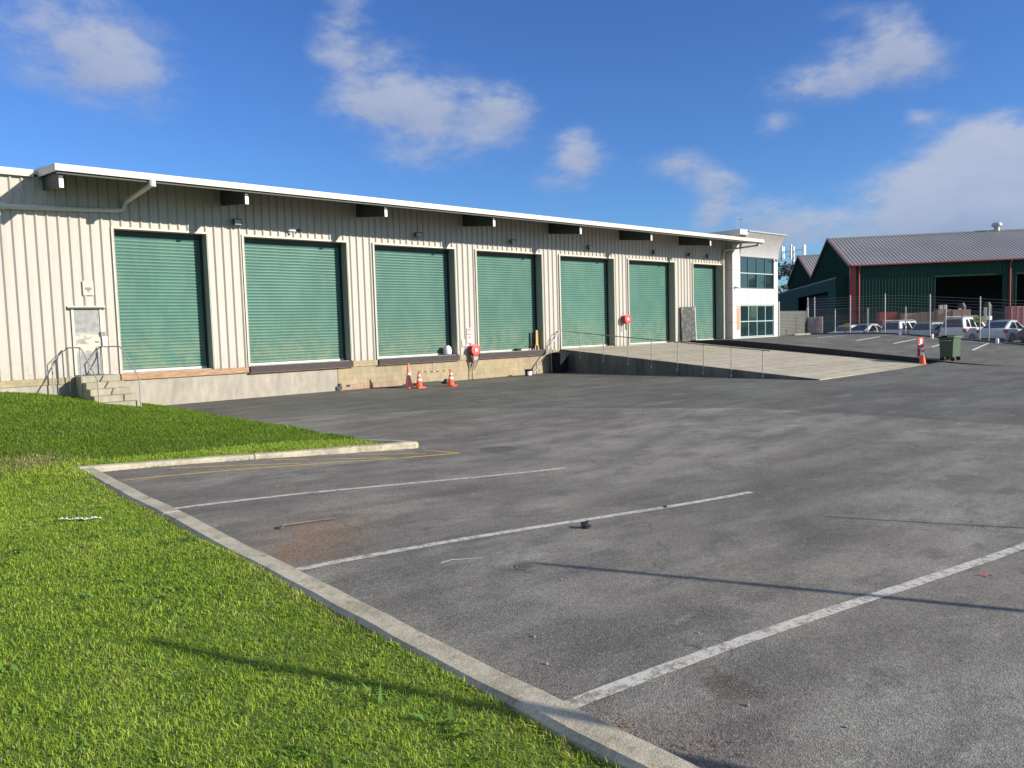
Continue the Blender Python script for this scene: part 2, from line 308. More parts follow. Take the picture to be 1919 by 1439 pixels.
M_pinksign = mat('faded_pink_sign', (.70, .38, .38), .6, var=.1, scale=20, grime=((.78, .7, .64), .8, 28))
M_cone = mat('cone_orange', (.85, .10, .03), .5, var=.12)
M_conefade = mat('cone_faded', (.78, .22, .16), .6, var=.15)
M_conewhite = mat('reflective_collar', (.80, .72, .68), .4, var=.1)
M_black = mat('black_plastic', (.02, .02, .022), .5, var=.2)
M_hazard = None
M_green_bin = mat('green_bin_plastic', (.055, .095, .048), .5, var=.12, scale=4)
M_binlid = mat('pale_green_lid', (.17, .22, .14), .55, var=.15)
M_navy = mat('navy_bin_plastic', (.012, .014, .022), .7, spec=.2)
M_board = mat('chalky_dark_board', (.06, .063, .06), .8, var=.3, scale=5, grime=((.33, .33, .33), .55, 4.5))
M_offwhite = mat('office_panel', (.50, .495, .495), .55, var=.05, scale=1.2, streak=(1, 1, .3), grime=((.5, .48, .47), .25, 2.5))
M_offgrey = mat('office_canopy_panel', (.38, .37, .37), .45, var=.08, scale=2, streak=(1, 1, .4), grime=((.42, .41, .42), .45, 2.5))
M_seam = mat('panel_joint', (.22, .22, .22), .7)
M_frame = mat('window_frame_dark', (.05, .09, .09), .45)
M_framel = mat('window_frame_pale', (.36, .48, .46), .45)
def glass(name, col, rough=.04):
    m = bpy.data.materials.new(name); m.use_nodes = True; b = m.node_tree.nodes['Principled BSDF']
    b.inputs['Base Color'].default_value = (*col, 1); b.inputs['Roughness'].default_value = rough; b.inputs['Specular IOR Level'].default_value = .7; b.inputs['IOR'].default_value = 1.6
    MATS[name] = m; return m
M_glass = glass('window_glass', (.012, .03, .032)); M_carglass = glass('car_glass', (.01, .012, .014))
M_sgreen = mat('dark_green_cladding', (.017, .060, .042), .8, spec=.2, var=.12, streak=(1, 1, .3))
M_sroof = mat('weathered_grey_roof', (.29, .275, .255), .5, metal=.1, var=.12, scale=.35)
M_sred = mat('red_trim', (.34, .05, .04), .5, var=.12)
M_brownred = mat('barge_flashing', (.20, .115, .09), .6, var=.2)
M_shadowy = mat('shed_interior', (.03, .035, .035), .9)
M_cfence = mat('grey_corrugated_fence', (.13, .135, .12), .6, var=.15)
M_card = mat('cardboard', (.42, .27, .18), .9, var=.12, scale=6)
M_wood = mat('weathered_wood', (.34, .3, .24), .9, var=.25, scale=8)
M_dirtysign = mat('faded_board_sign', (.55, .50, .47), .7, var=.1, grime=((.5, .25, .22), .6, 5))
M_tyre = mat('tyre', (.02, .02, .02), .85); M_rim = mat('alloy_rim', (.45, .45, .47), .35, metal=.7)
M_yellowworn = mat('worn_yellow', (.50, .33, .11), .7, var=.25, scale=9, grime=((.25, .16, .08), .5, 8))
M_jug = mat('milky_plastic', (.72, .68, .70), .4)
M_bark = mat('bark', (.10, .08, .06), .9, var=.3, scale=10, bump=.5)
M_leafdark = mat('dark_leaves', (.03, .045, .02), .6, var=.4, scale=1.5)
M_orangeban = mat('faded_orange_banner', (.52, .25, .13), .7, var=.1, grime=((.5, .42, .36), .5, 6))
M_ground = mat('far_ground', (.11, .11, .10), .9, var=.2, scale=.1)
M_leaflit = mat('dry_leaves', (.27, .17, .11), .9, var=.45, scale=30)
M_stone = mat('pale_stone', (.30, .285, .25), .9, var=.3, scale=30)
M_iron = mat('cast_iron', (.11, .10, .09), .7, var=.3, scale=30, bump=.5, bscale=60)
M_stick = mat('dry_stick', (.16, .12, .09), .9, var=.3, scale=20)
M_plaslit = mat('plastic_film', (.72, .73, .70), .35)
def paint(name, c, coat=.5): return mat(name, c, .35, var=.03, coat=coat)

# ---------------------------------------------------------------- mesh helpers
COL = scene.collection
class MB:
    def __init__(s): s.v = []; s.f = []; s.smooth = False
    def add(s, vs, fs):
        n = len(s.v); s.v += [tuple(p) for p in vs]; s.f += [tuple(i+n for i in f) for f in fs]; return s
    def box(s, x0, x1, y0, y1, z0, z1):
        return s.add([(x0, y0, z0), (x1, y0, z0), (x1, y1, z0), (x0, y1, z0), (x0, y0, z1), (x1, y0, z1), (x1, y1, z1), (x0, y1, z1)],
                     [(0, 3, 2, 1), (4, 5, 6, 7), (0, 1, 5, 4), (1, 2, 6, 5), (2, 3, 7, 6), (3, 0, 4, 7)])
    def frustum(s, b, t):   # b,t = (x0,x1,y0,y1,z)
        x0, x1, y0, y1, z0 = b; X0, X1, Y0, Y1, z1 = t
        return s.add([(x0, y0, z0), (x1, y0, z0), (x1, y1, z0), (x0, y1, z0), (X0, Y0, z1), (X1, Y0, z1), (X1, Y1, z1), (X0, Y1, z1)],
                     [(0, 3, 2, 1), (4, 5, 6, 7), (0, 1, 5, 4), (1, 2, 6, 5), (2, 3, 7, 6), (3, 0, 4, 7)])
    def tube(s, pts, r, n=8, r2=None, cap=True):
        pts = [Vector(p) for p in pts]; rings = []
        for i, p in enumerate(pts):
            if i == 0: t = pts[1]-pts[0]
            elif i == len(pts)-1: t = pts[-1]-pts[-2]
            else: t = (pts[i+1]-p).normalized()+(p-pts[i-1]).normalized()
            t = t.normalized() if t.length > 1e-9 else Vector((0, 0, 1))
            a = Vector((0, 0, 1)) if abs(t.z) < .9 else Vector((1, 0, 0)); u = t.cross(a).normalized(); w = t.cross(u)
            rr = r if r2 is None else r+(r2-r)*i/(len(pts)-1)
            rings.append([p+u*rr*math.cos(2*math.pi*k/n)+w*rr*math.sin(2*math.pi*k/n) for k in range(n)])
        vs = [q for ring in rings for q in ring]; fs = []
        for i in range(len(pts)-1):
            for k in range(n): fs.append((i*n+k, i*n+(k+1) % n, (i+1)*n+(k+1) % n, (i+1)*n+k))
        if cap: fs += [tuple(range(n-1, -1, -1)), tuple((len(pts)-1)*n+k for k in range(n))]
        return s.add(vs, fs)
    def lathe(s, prof, c=(0, 0, 0), n=20, axis='z'):
        vs = []; fs = []
        for r, z in prof:
            for k in range(n):
                a = 2*math.pi*k/n; x, y = r*math.cos(a), r*math.sin(a)
                p = (x, y, z) if axis == 'z' else ((x, z, y) if axis == 'y' else (z, x, y))
                vs.append((p[0]+c[0], p[1]+c[1], p[2]+c[2]))
        for i in range(len(prof)-1):
            for k in range(n): fs.append((i*n+k, i*n+(k+1) % n, (i+1)*n+(k+1) % n, (i+1)*n+k))
        fs += [tuple(range(n-1, -1, -1)), tuple((len(prof)-1)*n+k for k in range(n))]
        return s.add(vs, fs)
    def prism(s, poly, a, b, axis='x'):
        """poly = list of 2D points, extruded between a and b along axis"""
        n = len(poly)
        def P(p, t): return (t, p[0], p[1]) if axis == 'x' else ((p[0], t, p[1]) if axis == 'y' else (p[0], p[1], t))
        vs = [P(p, a) for p in poly]+[P(p, b) for p in poly]
        fs = [tuple(range(n)), tuple(range(2*n-1, n-1, -1))]+[(i, i+n, (i+1) % n+n, (i+1) % n) for i in range(n)]
        return s.add(vs, fs)
    def grid(s, rows):
        m = len(rows[0]); vs = [p for r in rows for p in r]; fs = []
        for i in range(len(rows)-1):
            for j in range(m-1): fs.append((i*m+j, i*m+j+1, (i+1)*m+j+1, (i+1)*m+j))
        return s.add(vs, fs)
    def build(s, name, m, parent=None, world=False, smooth=False, bevel=0, solid=0):
        me = bpy.data.meshes.new(name)
        vs = s.v
        if world and parent is not None:
            inv = root_matrix(parent).inverted(); vs = [tuple(inv @ Vector(p)) for p in vs]
        me.from_pydata(vs, [], s.f); me.materials.append(m)
        bm = bmesh.new(); bm.from_mesh(me); bmesh.ops.recalc_face_normals(bm, faces=bm.faces) if not s.smooth else None
        bm.to_mesh(me); bm.free()
        if smooth:
            for p in me.polygons: p.use_smooth = True
            try: me.set_sharp_from_angle(angle=R(40))
            except Exception: pass
        me.update()
        o = bpy.data.objects.new(name, me); COL.objects.link(o)
        if parent is not None: o.parent = parent
        if bevel:
            b = o.modifiers.new('bevel', 'BEVEL'); b.width = bevel; b.segments = 2; b.limit_method = 'ANGLE'; b.angle_limit = R(40)
        if solid:
            q = o.modifiers.new('solid', 'SOLIDIFY'); q.thickness = solid; q.offset = 0
        return o
def root_matrix(o):
    m = Matrix.Translation(o.location) @ o.rotation_euler.to_matrix().to_4x4()
    return root_matrix(o.parent) @ m if o.parent else m
def thing(name, label, cat, loc=(0, 0, 0), rz=0, group=None):
    o = bpy.data.objects.new(name, None); o.empty_display_size = .2; COL.objects.link(o); o.location = loc; o.rotation_euler = (0, 0, rz)
    o['label'] = label; o['category'] = cat
    if group: o['group'] = group
    return o
def tag(o, label, cat, group=None):
    o['label'] = label; o['category'] = cat
    if group: o['group'] = group
    return o
def struct(o, kind='structure'): o['kind'] = kind; return o
def clone(root, loc, rz=None, label=None, group=None):
    r = root.copy(); COL.objects.link(r); r.location = loc
    if rz is not None: r.rotation_euler = (0, 0, rz)
    if label: r['label'] = label
    if group: r['group'] = group
    for ch in list(root.children):
        c = ch.copy(); COL.objects.link(c); c.parent = r
        for g in list(ch.children):
            d = g.copy(); COL.objects.link(d); d.parent = c
    return r

# ---------------------------------------------------------------- terrain height
def S(a, b, t):
    t = (t-a)/(b-a); t = max(0., min(1., t)); return t*t*(3-2*t)
def smax(a, b, k=.12):
    h = max(k-abs(a-b), 0)/k; return max(a, b)+h*h*k*.25
def smin(a, b, k=.12): return -smax(-a, -b, k)
def xf(y): return 45.8+(y+3.1)*.148
def z_yard(x, y):
    z = -1.15+.20*(1-S(-3.0, 3.5, x))*S(-8, -13, y)
    if y < -13: z = smax(z, .28+.092*y-.03*(31.5-x)-.05)
    return z
def z_park(x, y): return smin(smax(.28+.092*y+.02*(x-31.5), -1.15), 0.0)
def zs(x, y):
    if x > xf(y): return -.87
    return z_park(x, y) if x >= 31.5 else z_yard(x, y)
def kx(y): return -3.14+(y+24)*.0185      # outer (asphalt) edge of the long kerb
def ky2(x): return -13.35-.205*(x+2.9)    # front edge of the cross kerb
def z_grass(x, y):
    a = -.885+.05*S(-3.3, -6, x)+.10*S(-6, -9, x)
    zl = -.40-.74*max(0, min(1, (x+2.2)/4.2))**1.4; zk = -.87-.23*max(0, min(1, (x+3.1)/5.1))
    yk = -13.2-.205*(max(x, -3.1)+2.9)
    t = max(0, min(1, (y-yk)/(0-yk))); m = zk+(zl-zk)*t**.9
    w = S(-14.6, -12.4, y) if x < -3.1 else 1
    return a*(1-w)+m*w+.012*math.sin(x*1.7+y*.9)+.01*math.sin(y*2.3-x)
def frange(a, b, st):
    n = max(1, int(round((b-a)/st))); return [a+(b-a)*i/n for i in range(n+1)]

# ---------------------------------------------------------------- grounds
def sheet(xs, ys, zf, name, m, smooth=True):
    mb = MB(); mb.grid([[(x, y, zf(x, y)) for x in xs] for y in ys]); mb.smooth = False
    o = mb.build(name, m, smooth=smooth); return o
xs = sorted(set(frange(-6, 12, .5)+frange(12, 31.5, 1.5))); ys = sorted(set(frange(-90, -30, 5)+frange(-30, -13, .5)+frange(-13, .3, .65)))
struct(sheet(xs, ys, z_yard, 'asphalt_yard', M_asph))
mb = MB(); ys2 = sorted(set(frange(-90, -30, 5)+frange(-30, 14, .7)))
mb.grid([[(31.5+(xf(y)-31.5)*i/14, y, z_park(31.5+(xf(y)-31.5)*i/14, y)) for i in range(15)] for y in ys2])
struct(mb.build('car_park', M_asph, smooth=True))
mb = MB(); mb.grid([[(xf(y)+(160-xf(y))*i/6, y, -.87) for i in range(7)] for y in ys2]); struct(mb.build('rear_yard', M_asph))
mb = MB(); mb.grid([[(x, y, -1.75) for x in (-900, -6, 200, 1200)] for y in (-900, 0, 1200)]); struct(mb.build('ground', M_ground))
# lawn surface
def lawn_material():
    a = NT('lawn_soil')
    n = a.noise(9, 6, .7); c = a.mix(a.rng(n, .3, .7, 0, 1), (.08, .13, .02), (.13, .19, .04)); n2 = a.noise(1.1, 4, .6); c = a.mix(a.rng(n2, .5, .75, 0, .5), c, (.10, .12, .03)); a.col(c); a.b.inputs['Roughness'].default_value = .95; return a.m
lx = frange(-30, -10, 2)[:-1]+frange(-10, 2.12, .25)
def lawn_z(x, y):
    return z_grass(x, y)
mb = MB()
rows = []
for y in frange(-60, -25, 2.5)[:-1]+frange(-25, -.02, .25):
    row = []
    for x in lx:
        lim = kx(y)-.2 if y < -13.2 else 2.12
        row.append((min(x, lim), y, lawn_z(min(x, lim), y)))
    rows.append(row)
mb.grid(rows); lawn = struct(mb.build('lawn', lawn_material(), smooth=True))
# earth skirt where the lawn meets the yard on its right edge
mb = MB(); mb.grid([[(2.12+d, y, z_grass(2.12, y)-dz) for d, dz in ((0, 0), (.05, .12))] for y in frange(-14.2, -.02, .5)]); struct(mb.build('lawn_edge', MATS['lawn_soil']))

# kerbs
def sweep_kerb(pts, w, top, base, name, label, group='concrete kerbs round the parking bays'):
    """pts: list of (x,y,zt) of the asphalt-side top edge; body lies to the left of the walking direction"""
    mb = MB(); rows = []
    P = [Vector(p) for p in pts]
    for i, p in enumerate(P):
        t = (P[min(i+1, len(P)-1)]-P[max(i-1, 0)]); t.z = 0; t.normalize(); nl = Vector((-t.y, t.x, 0))
        j = lambda s: random.uniform(-s, s)
        a = p+nl*j(.007); zz = p.z+j(.004)+.006*math.sin(p.y*1.9+p.x)
        rows.append([(a.x-nl.x*.02, a.y-nl.y*.02, zz-.35), (a.x-nl.x*.012, a.y-nl.y*.012, zz-.03), (a.x+nl.x*.018, a.y+nl.y*.018, zz), (a.x+nl.x*(w-.03), a.y+nl.y*(w-.03), zz+.002), (a.x+nl.x*w, a.y+nl.y*w, zz-.025), (a.x+nl.x*(w+.006), a.y+nl.y*(w+.006), zz-.4)])
    mb.grid(rows); n = 6
    base_i = len(mb.v)-len(rows)*n
    mb.f += [tuple(base_i+k for k in range(n)), tuple(base_i+(len(rows)-1)*n+k for k in range(n-1, -1, -1))]
    return mb
def interp(a, b, st):
    a = Vector(a); b = Vector(b); n = max(1, int((b-a).length/st)); return [tuple(a.lerp(b, i/n)) for i in range(n+1)]
segs = [(-60, -30.5), (-30.49, -24.51), (-24.5, -21.01), (-21.0, -17.51), (-17.5, -13.45)]
kr = thing('kerb', 'long straight concrete kerb between the near lawn and the parking bays', 'kerb', (-3.1, -20, -.95))
for k, (a, b) in enumerate(segs):
    sweep_kerb(interp((kx(a), a, -.85), (kx(b), b, -.85), .35), .21, 0, 0, '', '').build('kerb_stone', M_kerb, kr, world=True, smooth=True)
kr2 = thing('kerb', 'kerb crossing behind the yellow hatched bay and turning back at its pointed end', 'kerb', (0, -14, -1.05))
p0 = (-3.12, ky2(-3.12), -.855); p1 = (-.6, ky2(-.6), -.93); p2 = (2.25, ky2(2.25), -1.02)
sweep_kerb(interp(p0, p1, .3), .2, 0, 0, '', '').build('kerb_stone', M_kerb, kr2, world=True, smooth=True)
sweep_kerb(interp((p1[0]+.015, p1[1], p1[2]), p2, .3)+[(2.36, ky2(2.25)+.08, -1.03)], .2, 0, 0, '', '').build('kerb_stone', M_kerb, kr2, world=True, smooth=True)
sweep_kerb([(2.37, ky2(2.25)+.1, -1.03), (2.33, -13.6, -1.06), (2.26, -12.9, -1.1), (2.2, -12.2, -1.16)], .16, 0, 0, '', '').build('kerb_stone', M_kerb, kr2, world=True, smooth=True)

# painted markings: thin strips that follow the ground
def strip(a, b, w, zf, m, name, label, cat='road marking', group=None, lift=.004, thick=0):
    a = Vector(a); b = Vector(b); t = (b-a).normalized(); nl = Vector((-t.y, t.x)); n = max(2, int((b-a).length/.25)); rows = []
    for i in range(n+1):
        p = a.lerp(b, i/n); r = []
        for s in (-.5, -.17, .17, .5):
            q = p+nl*w*(s+random.uniform(-.03, .03)*(1 if abs(s) == .5 else 0)); r.append((q.x, q.y, zf(q.x, q.y)+lift))
        rows.append(r)
    mb = MB(); mb.grid(rows); o = mb.build(name, m); return tag(o, label, cat, group)
g = 'white parking bay lines on the near asphalt'
struct(strip((-2.93, -16.86), (2.62, -17.93), .10, z_yard, M_line, 'parking_line', 'white bay line nearest the yellow hatching', group=g))
struct(strip((-3.0, -20.12), (2.95, -20.94), .10, z_yard, M_line, 'parking_line', 'white bay line in the middle, passing beside the black rubbish lump', group=g))
struct(strip((-3.1, -23.38), (6.2, -24.55), .105, z_yard, M_line, 'parking_line', 'nearest white bay line, running off the right edge of the photo', group=g))
struct(strip((-2.79, -14.42), (2.44, -15.5), .08, z_yard, M_yline, 'hatch_line', 'faded yellow line along the open side of the hatched bay', group='yellow lines of the hatched bay'))
for a, b, s in [((2.2, -14.75), (2.44, -15.48), 'short yellow line closing the hatched bay at the kerb tip'), ((-2.0, -13.85), (-.25, -14.75), 'yellow diagonal nearest the long kerb'), ((-.4, -14.1), (1.2, -15.15), 'yellow diagonal in the middle of the hatched bay'), ((1.0, -14.45), (2.0, -15.1), 'yellow diagonal nearest the kerb tip')]:
    struct(strip(a, b, .07, z_yard, M_yline, 'hatch_line', s, group='yellow lines of the hatched bay'))
g = 'white bay lines of the far car park'
far = [((42.44, -4.39), (37.97, -4.66)), ((42.3, -6.5), (38.1, -6.9)), ((42.7, -8.5), (38.2, -8.9)), ((43.0, -10.3), (38.1, -10.9)), ((43.6, -12.0), (38.3, -12.8))]
for k, (a, b) in enumerate(far):
    struct(strip(a, b, .12, z_park, M_line2, 'parking_line', ['leftmost bay line of the far car park, nearest the white office', 'second bay line from the left in the far car park', 'middle bay line of the far car park', 'bay line of the far car park partly hidden by the green bin', 'rightmost bay line of the far car park'][k], group=g))
struct(strip((42.7, -1.5), (44.3, -14), .10, z_park, M_line2, 'parking_line', 'long white line along the foot of the wire fence'))

# ---------------------------------------------------------------- WAREHOUSE
DOORS = [(1.14, 3.99), (5.29, 9.3), (10.55, 14.52), (15.76, 19.74), (21.01, 24.99), (26.23, 30.28), (32.1, 35.04)]
ORD = ['first', 'second', 'third', 'fourth', 'fifth', 'sixth', 'seventh']
HD = 4.5; X0W, X1W = -14.0, 35.5
wh = thing('warehouse', 'long cream ribbed metal warehouse with teal roller doors and an overhanging roof', 'warehouse', (10, 0, -1.15))
def rib_profile(xa, xb, pitch=.29, depth=.05):
    pts = []; k = math.floor(xa/pitch)-1
    while k*pitch < xb+pitch:
        b = k*pitch
        for dx, y in ((0, 0), (.05, -.002), (.09, 0), (.13, 0), (.165, 0), (.212, -depth), (.246, -depth), (.268, 0)): pts.append((b+dx, y))
        k += 1
    out = []
    for (x1, y1), (x2, y2) in zip(pts, pts[1:]):
        if x2 < xa or x1 > xb or x2 <= x1: continue
        if x1 < xa: y1 = y1+(y2-y1)*(xa-x1)/(x2-x1); x1 = xa
        if x2 > xb: y2 = y1+(y2-y1)*(xb-x1)/(x2-x1); x2 = xb
        if not out: out.append((x1, y1))
        out.append((x2, y2))
    return out
def ribbed(mb, xa, xb, z0, z1, y=0., jit=0.004, nz=1):
    pr = rib_profile(xa, xb); rows = []
    for i in range(nz+1):
        z = z0+(z1-z0)*i/nz; rows.append([(x, y+yy, z) for x, yy in pr])
    mb.grid(rows)
mb = MB(); edges = [X0W]
cx = X0W
for a, b in DOORS:
    if a > 1 and a < 2:
        # leave the personnel door opening
        ribbed(mb, cx, -.78, -.05, 5.86); ribbed(mb, -.78, -.2, -.05, 6.05); ribbed(mb, -.2, .64, 2.06, 6.05); ribbed(mb, .64, a, -.05, 6.05)
    else: ribbed(mb, cx, a, -.05, 6.05)
    ribbed(mb, a, b, HD+.02, 6.05); cx = b
ribbed(mb, cx, X1W, -.05, 6.05)
mb.build('wall_cladding', M_clad, wh, world=True)
# body behind the cladding, ends and back
mb = MB(); cx = X0W
for a, b in DOORS+[(X1W, X1W)]:
    mb.box(cx, min(a-.04, X1W), .03, .4, -1.3, 5.7) if a-.04 > cx else None
    if b < X1W: mb.box(a-.04, b+.04, .03, .4, HD+.05, 5.7)
    cx = b+.04
mb.box(X0W, X1W, .62, 24, -1.3, 5.7)
mb.build('building_core', mat('inner_sheet', (.3, .3, .28), .8), wh, world=True)
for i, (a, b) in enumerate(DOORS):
    for q in ((a-.04, a), (b, b+.04)): mb = MB(); mb.box(q[0], q[1], -.055, .62, -.02, HD); mb.build('door_reveal', M_reveal, wh, world=True)
    for q in ((a-.075, b+.075, -.062, .62, HD+.001, HD+.06), (a-.08, a-.041, -.064, -.02, -.04, HD), (b+.041, b+.07, -.064, -.02, -.04, HD)): mb = MB(); mb.box(*q); mb.build('door_trim', M_trim, wh, world=True)
    # curtain
    mb = MB(); rows = []; pitch = .108; z = .06
    while z < HD+.02:
        for q in range(6):
            t = q/6; yy = -.022*math.sin(math.pi*min(1, t*1.25)) if t < .8 else .004
            rows.append([(a+.005, .43+yy, z+t*pitch), (b-.005, .43+yy, z+t*pitch)])
        z += pitch
    mb.grid(rows); dr = mb.build('roller_door', M_shut, wh, world=True, smooth=False)
    mb = MB(); mb.box(a+.02, b-.02, .385, .435, -.02, .055); mb.build('bottom_bar', M_barw, dr, world=True)
    mb = MB(); mb.box(a, b, .33, .42, HD-.13, HD); mb.build('head_shade_strip', M_black, dr, world=True)  # black strip added under the lintel to deepen the recess shadow
    mb = MB(); mb.box(b-.07, b, .36, .425, .0, HD-.131); mb.build('side_shade_strip', M_black, dr, world=True)  # black strip added by the right reveal to deepen its shadow on the curtain
    mb = MB(); mb.box(a-.02, b+.02, .02, .62, -.14, -.021); mb.build('door_threshold', M_conc, wh, world=True)
# the dock platform
mb = MB(); mb.box(X0W, 8.7, .0, .55, -1.6, -.25); mb.box(8.7, 8.72, 0.0, .5, -1.5, -.25); mb.build('foundation_wall', M_conc, wh, world=True)
mb = MB(); mb.box(8.722, 20.93, -.02, .55, -1.6, -.25); mb.build('foundation_wall', M_block, wh, world=True)
for q in [(X0W, -.22, -.03, .5, -.25, -.052)]+[(a, b, -.07, .02, -.27, -.052) for a, b in [(9.36, 10.5), (14.58, 15.7), (19.8, 20.93)]]:
    mb = MB(); mb.box(*q); mb.build('platform_edge', M_block, wh, world=True)
mb = MB(); mb.box(1.08, 5.23, -.075, .02, -.25, -.052); mb.build('dock_sill', M_timber, wh, world=True, bevel=.008)
for a, b in [(5.24, 9.35), (10.505, 14.575), (15.705, 19.79)]:
    mb = MB(); mb.box(a, b, -.14, .02, -.25, -.035); mb.build('dock_sill', M_rubber, wh, world=True, bevel=.012)
    mb = MB(); mb.box(a-.02, b+.01, -.15, .0, -.275, -.252); mb.build('sill_angle', mat('rusty_angle', (.22, .12, .09), .8, var=.3), wh, world=True)
# rough brick strip and holes at the foot of the block wall
mb = MB(); mb.box(8.75, 11.3, -.05, -.021, -1.3, -.93); mb.build('brick_footing', concrete_material('pink_brick', (.40, .27, .2), (.25, .18, .14), block=True), wh, world=True)
for q in ((8.62, 8.84, -.075, -.051, -1.12, -.98), (8.72, 8.82, -.075, -.051, -.97, -.88), (9.05, 9.2, -.07, -.051, -1.03, -.95)): mb = MB(); mb.box(*q); mb.build('broken_hole', M_black, wh, world=True)
mb = MB(); mb.box(13.2, 13.32, -.03, -.021, -.72, -.28); mb.build('plaster_patch', M_conc, wh, world=True)
# roof
EX0 = -.78; EY = -2.15
mb = MB(); r0 = 5.87
mb.prism([(EY-.01, r0), (0, 6.14), (26, 7.4), (26, 7.3), (0, 6.08), (EY-.01, r0-.06)], EX0, 36.2, 'x'); mb.prism([(.05, 6.03), (26, 7.28), (26, 7.18), (.05, 5.95)], X0W, EX0-.02, 'x')
mb.build('roof', M_fascia, wh, world=True)
mb = MB(); mb.box(EX0-.03, 36.25, EY-.06, EY-.015, 5.70, 5.885)
mb.prism([(EY-.014, 5.68), (-.02, 5.86), (-.02, 6.09), (EY-.014, 5.885)], EX0-.04, EX0-.0, 'x')
mb.prism([(EY-.014, 5.68), (-.02, 5.86), (-.02, 6.09), (EY-.014, 5.885)], 36.22, 36.26, 'x')
mb.build('fascia', M_fascia, wh, world=True)
mb = MB(); mb.box(X0W, EX0-.16, -.16, -.0, 5.84, 6.04); mb.build('fascia', M_fascia, wh, world=True)
mb = MB(); mb.box(EX0+.02, 36.2, EY+.02, EY+.09, 5.63, 5.785); mb.build('eave_purlin', M_steel_dark, wh, world=True)  # front purlin set low and coloured dark to draw the shaded eave band
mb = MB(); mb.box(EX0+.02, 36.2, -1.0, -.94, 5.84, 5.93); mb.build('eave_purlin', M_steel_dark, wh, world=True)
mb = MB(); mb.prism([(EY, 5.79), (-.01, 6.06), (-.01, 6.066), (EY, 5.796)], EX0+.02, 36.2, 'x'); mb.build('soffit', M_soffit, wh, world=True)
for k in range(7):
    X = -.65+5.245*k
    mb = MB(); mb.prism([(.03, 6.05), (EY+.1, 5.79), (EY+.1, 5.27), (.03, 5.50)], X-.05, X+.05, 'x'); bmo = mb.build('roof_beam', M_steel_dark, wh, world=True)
    mb = MB(); mb.box(X-.055, X+.055, EY+.08, EY+.098, 5.265, 5.51); mb.build('end_cap', M_beamend, bmo, world=True)
# pipes
mb = MB(); mb.tube([(1.70, -2.1, 5.75), (1.70, -2.1, 5.62), (1.68, -1.95, 5.56), (1.53, -.35, 5.36), (1.48, -.15, 5.28), (1.44, -.13, 5.15), (1.38, -.13, 5.08), (1.2, -.13, 5.05), (-.2, -.13, 4.99), (-1.75, -.13, 4.93)], .075, 12)
mb.lathe([(.0, -.02), (.1, -.02), (.105, 0), (.1, .18), (0, .18)], (1.70, -2.16, 5.53), 16); mb.build('stormwater_pipe', M_pvc, wh, world=True, smooth=True)
mb = MB(); mb.tube([(-1.75, -.13, 4.93), (-3.4, -.13, 4.86), (-3.6, -.13, 4.7), (-3.6, -.13, -.5)], .075, 12); mb.lathe([(.0, 0), (.1, 0), (.1, .12), (0, .12)], (-1.82, -.13, 4.93), 14, 'x'); mb.build('stormwater_pipe', M_pvc, wh, world=True, smooth=True)
mb = MB(); mb.tube([(35.9, -2.0, 5.68), (35.85, -1.96, 5.54), (35.3, -.3, 5.42), (35.13, -.14, 5.33), (35.13, -.12, 5.15), (35.13, -.12, 0.02)], .06, 12); mb.lathe([(0, 0), (.09, 0), (.09, .16), (0, .16)], (35.92, -2.0, 5.53), 14); mb.build('downpipe', M_fascia, wh, world=True, smooth=True)
mb = MB(); mb.tube([(34.75+.45, -.09, 5.3), (34.75+.45, -.09, .02)], .02, 8); mb.build('conduit', mat('rusty_conduit', (.3, .16, .1), .8), wh, world=True)
mb = MB(); mb.box(35.3, 35.5, -.07, .6, -.05, 6.04); mb.build('corner_flashing', M_trim, wh, world=True)
# personnel door
mb = MB(); mb.box(-.13, .57, -.03, .0, .0, 2.0); pd = mb.build('personnel_door', M_door, wh, world=True)
mb = MB(); mb.box(.49, .53, -.09, -.031, 1.0, 1.04); mb.box(.44, .53, -.1, -.08, 1.005, 1.035); mb.build('handle', M_galv, pd, world=True)
for q in ((-.2, -.135, -.06, .03, 0, 2.05), (.575, .64, -.06, .03, 0, 2.05), (-.3, .74, -.11, -.0, 2.051, 2.09)): mb = MB(); mb.box(*q); mb.build('door_trim', M_trim, wh, world=True)
mb = MB(); mb.box(-.3, .74, -.112, -.04, 2.005, 2.029); mb.build('lintel_gap', M_steel_dark, wh, world=True)
mb = MB(); mb.box(.56, .70, -.10, -.05, 1.17, 1.30); k_ = mb.build('keypad', mat('keypad_grey', (.2, .2, .2), .5), wh, world=True)
mb = MB(); mb.box(.60, .74, -.11, -.05, .86, 1.15); mb.build('lock_box', M_white, wh, world=True)

# signs on the wall
def sign(name, label, x0, x1, z0, z1, y, m, cat='sign', marks=()):
    t = thing(name, label, cat, ((x0+x1)/2, y, z0))
    mb = MB(); mb.box(x0, x1, y-.012, y, z0, z1); mb.build('panel', m, t, world=True)
    for (a, b, c, d, mm) in marks:
        mb = MB(); mb.box(x0+(x1-x0)*a, x0+(x1-x0)*b, y-.016, y-.0125, z0+(z1-z0)*c, z0+(z1-z0)*d); mb.build('printing', mm, t, world=True)
    return t
M_ink = mat('grey_ink', (.22, .21, .2), .7); M_inkl = mat('pale_ink', (.5, .48, .44), .7)
t = sign('camera_sign', 'small white surveillance notice above the grey personnel door', .16, .46, 2.42, 2.86, -.048, mat('sign_white', (.46, .44, .38), .5), marks=[(.08, .92, .92, .96, M_inkl), (.08, .92, .80, .84, M_inkl), (.2, .8, .70, .73, M_inkl), (.06, .94, .06, .15, M_inkl), (.06, .94, .19, .22, M_inkl)])
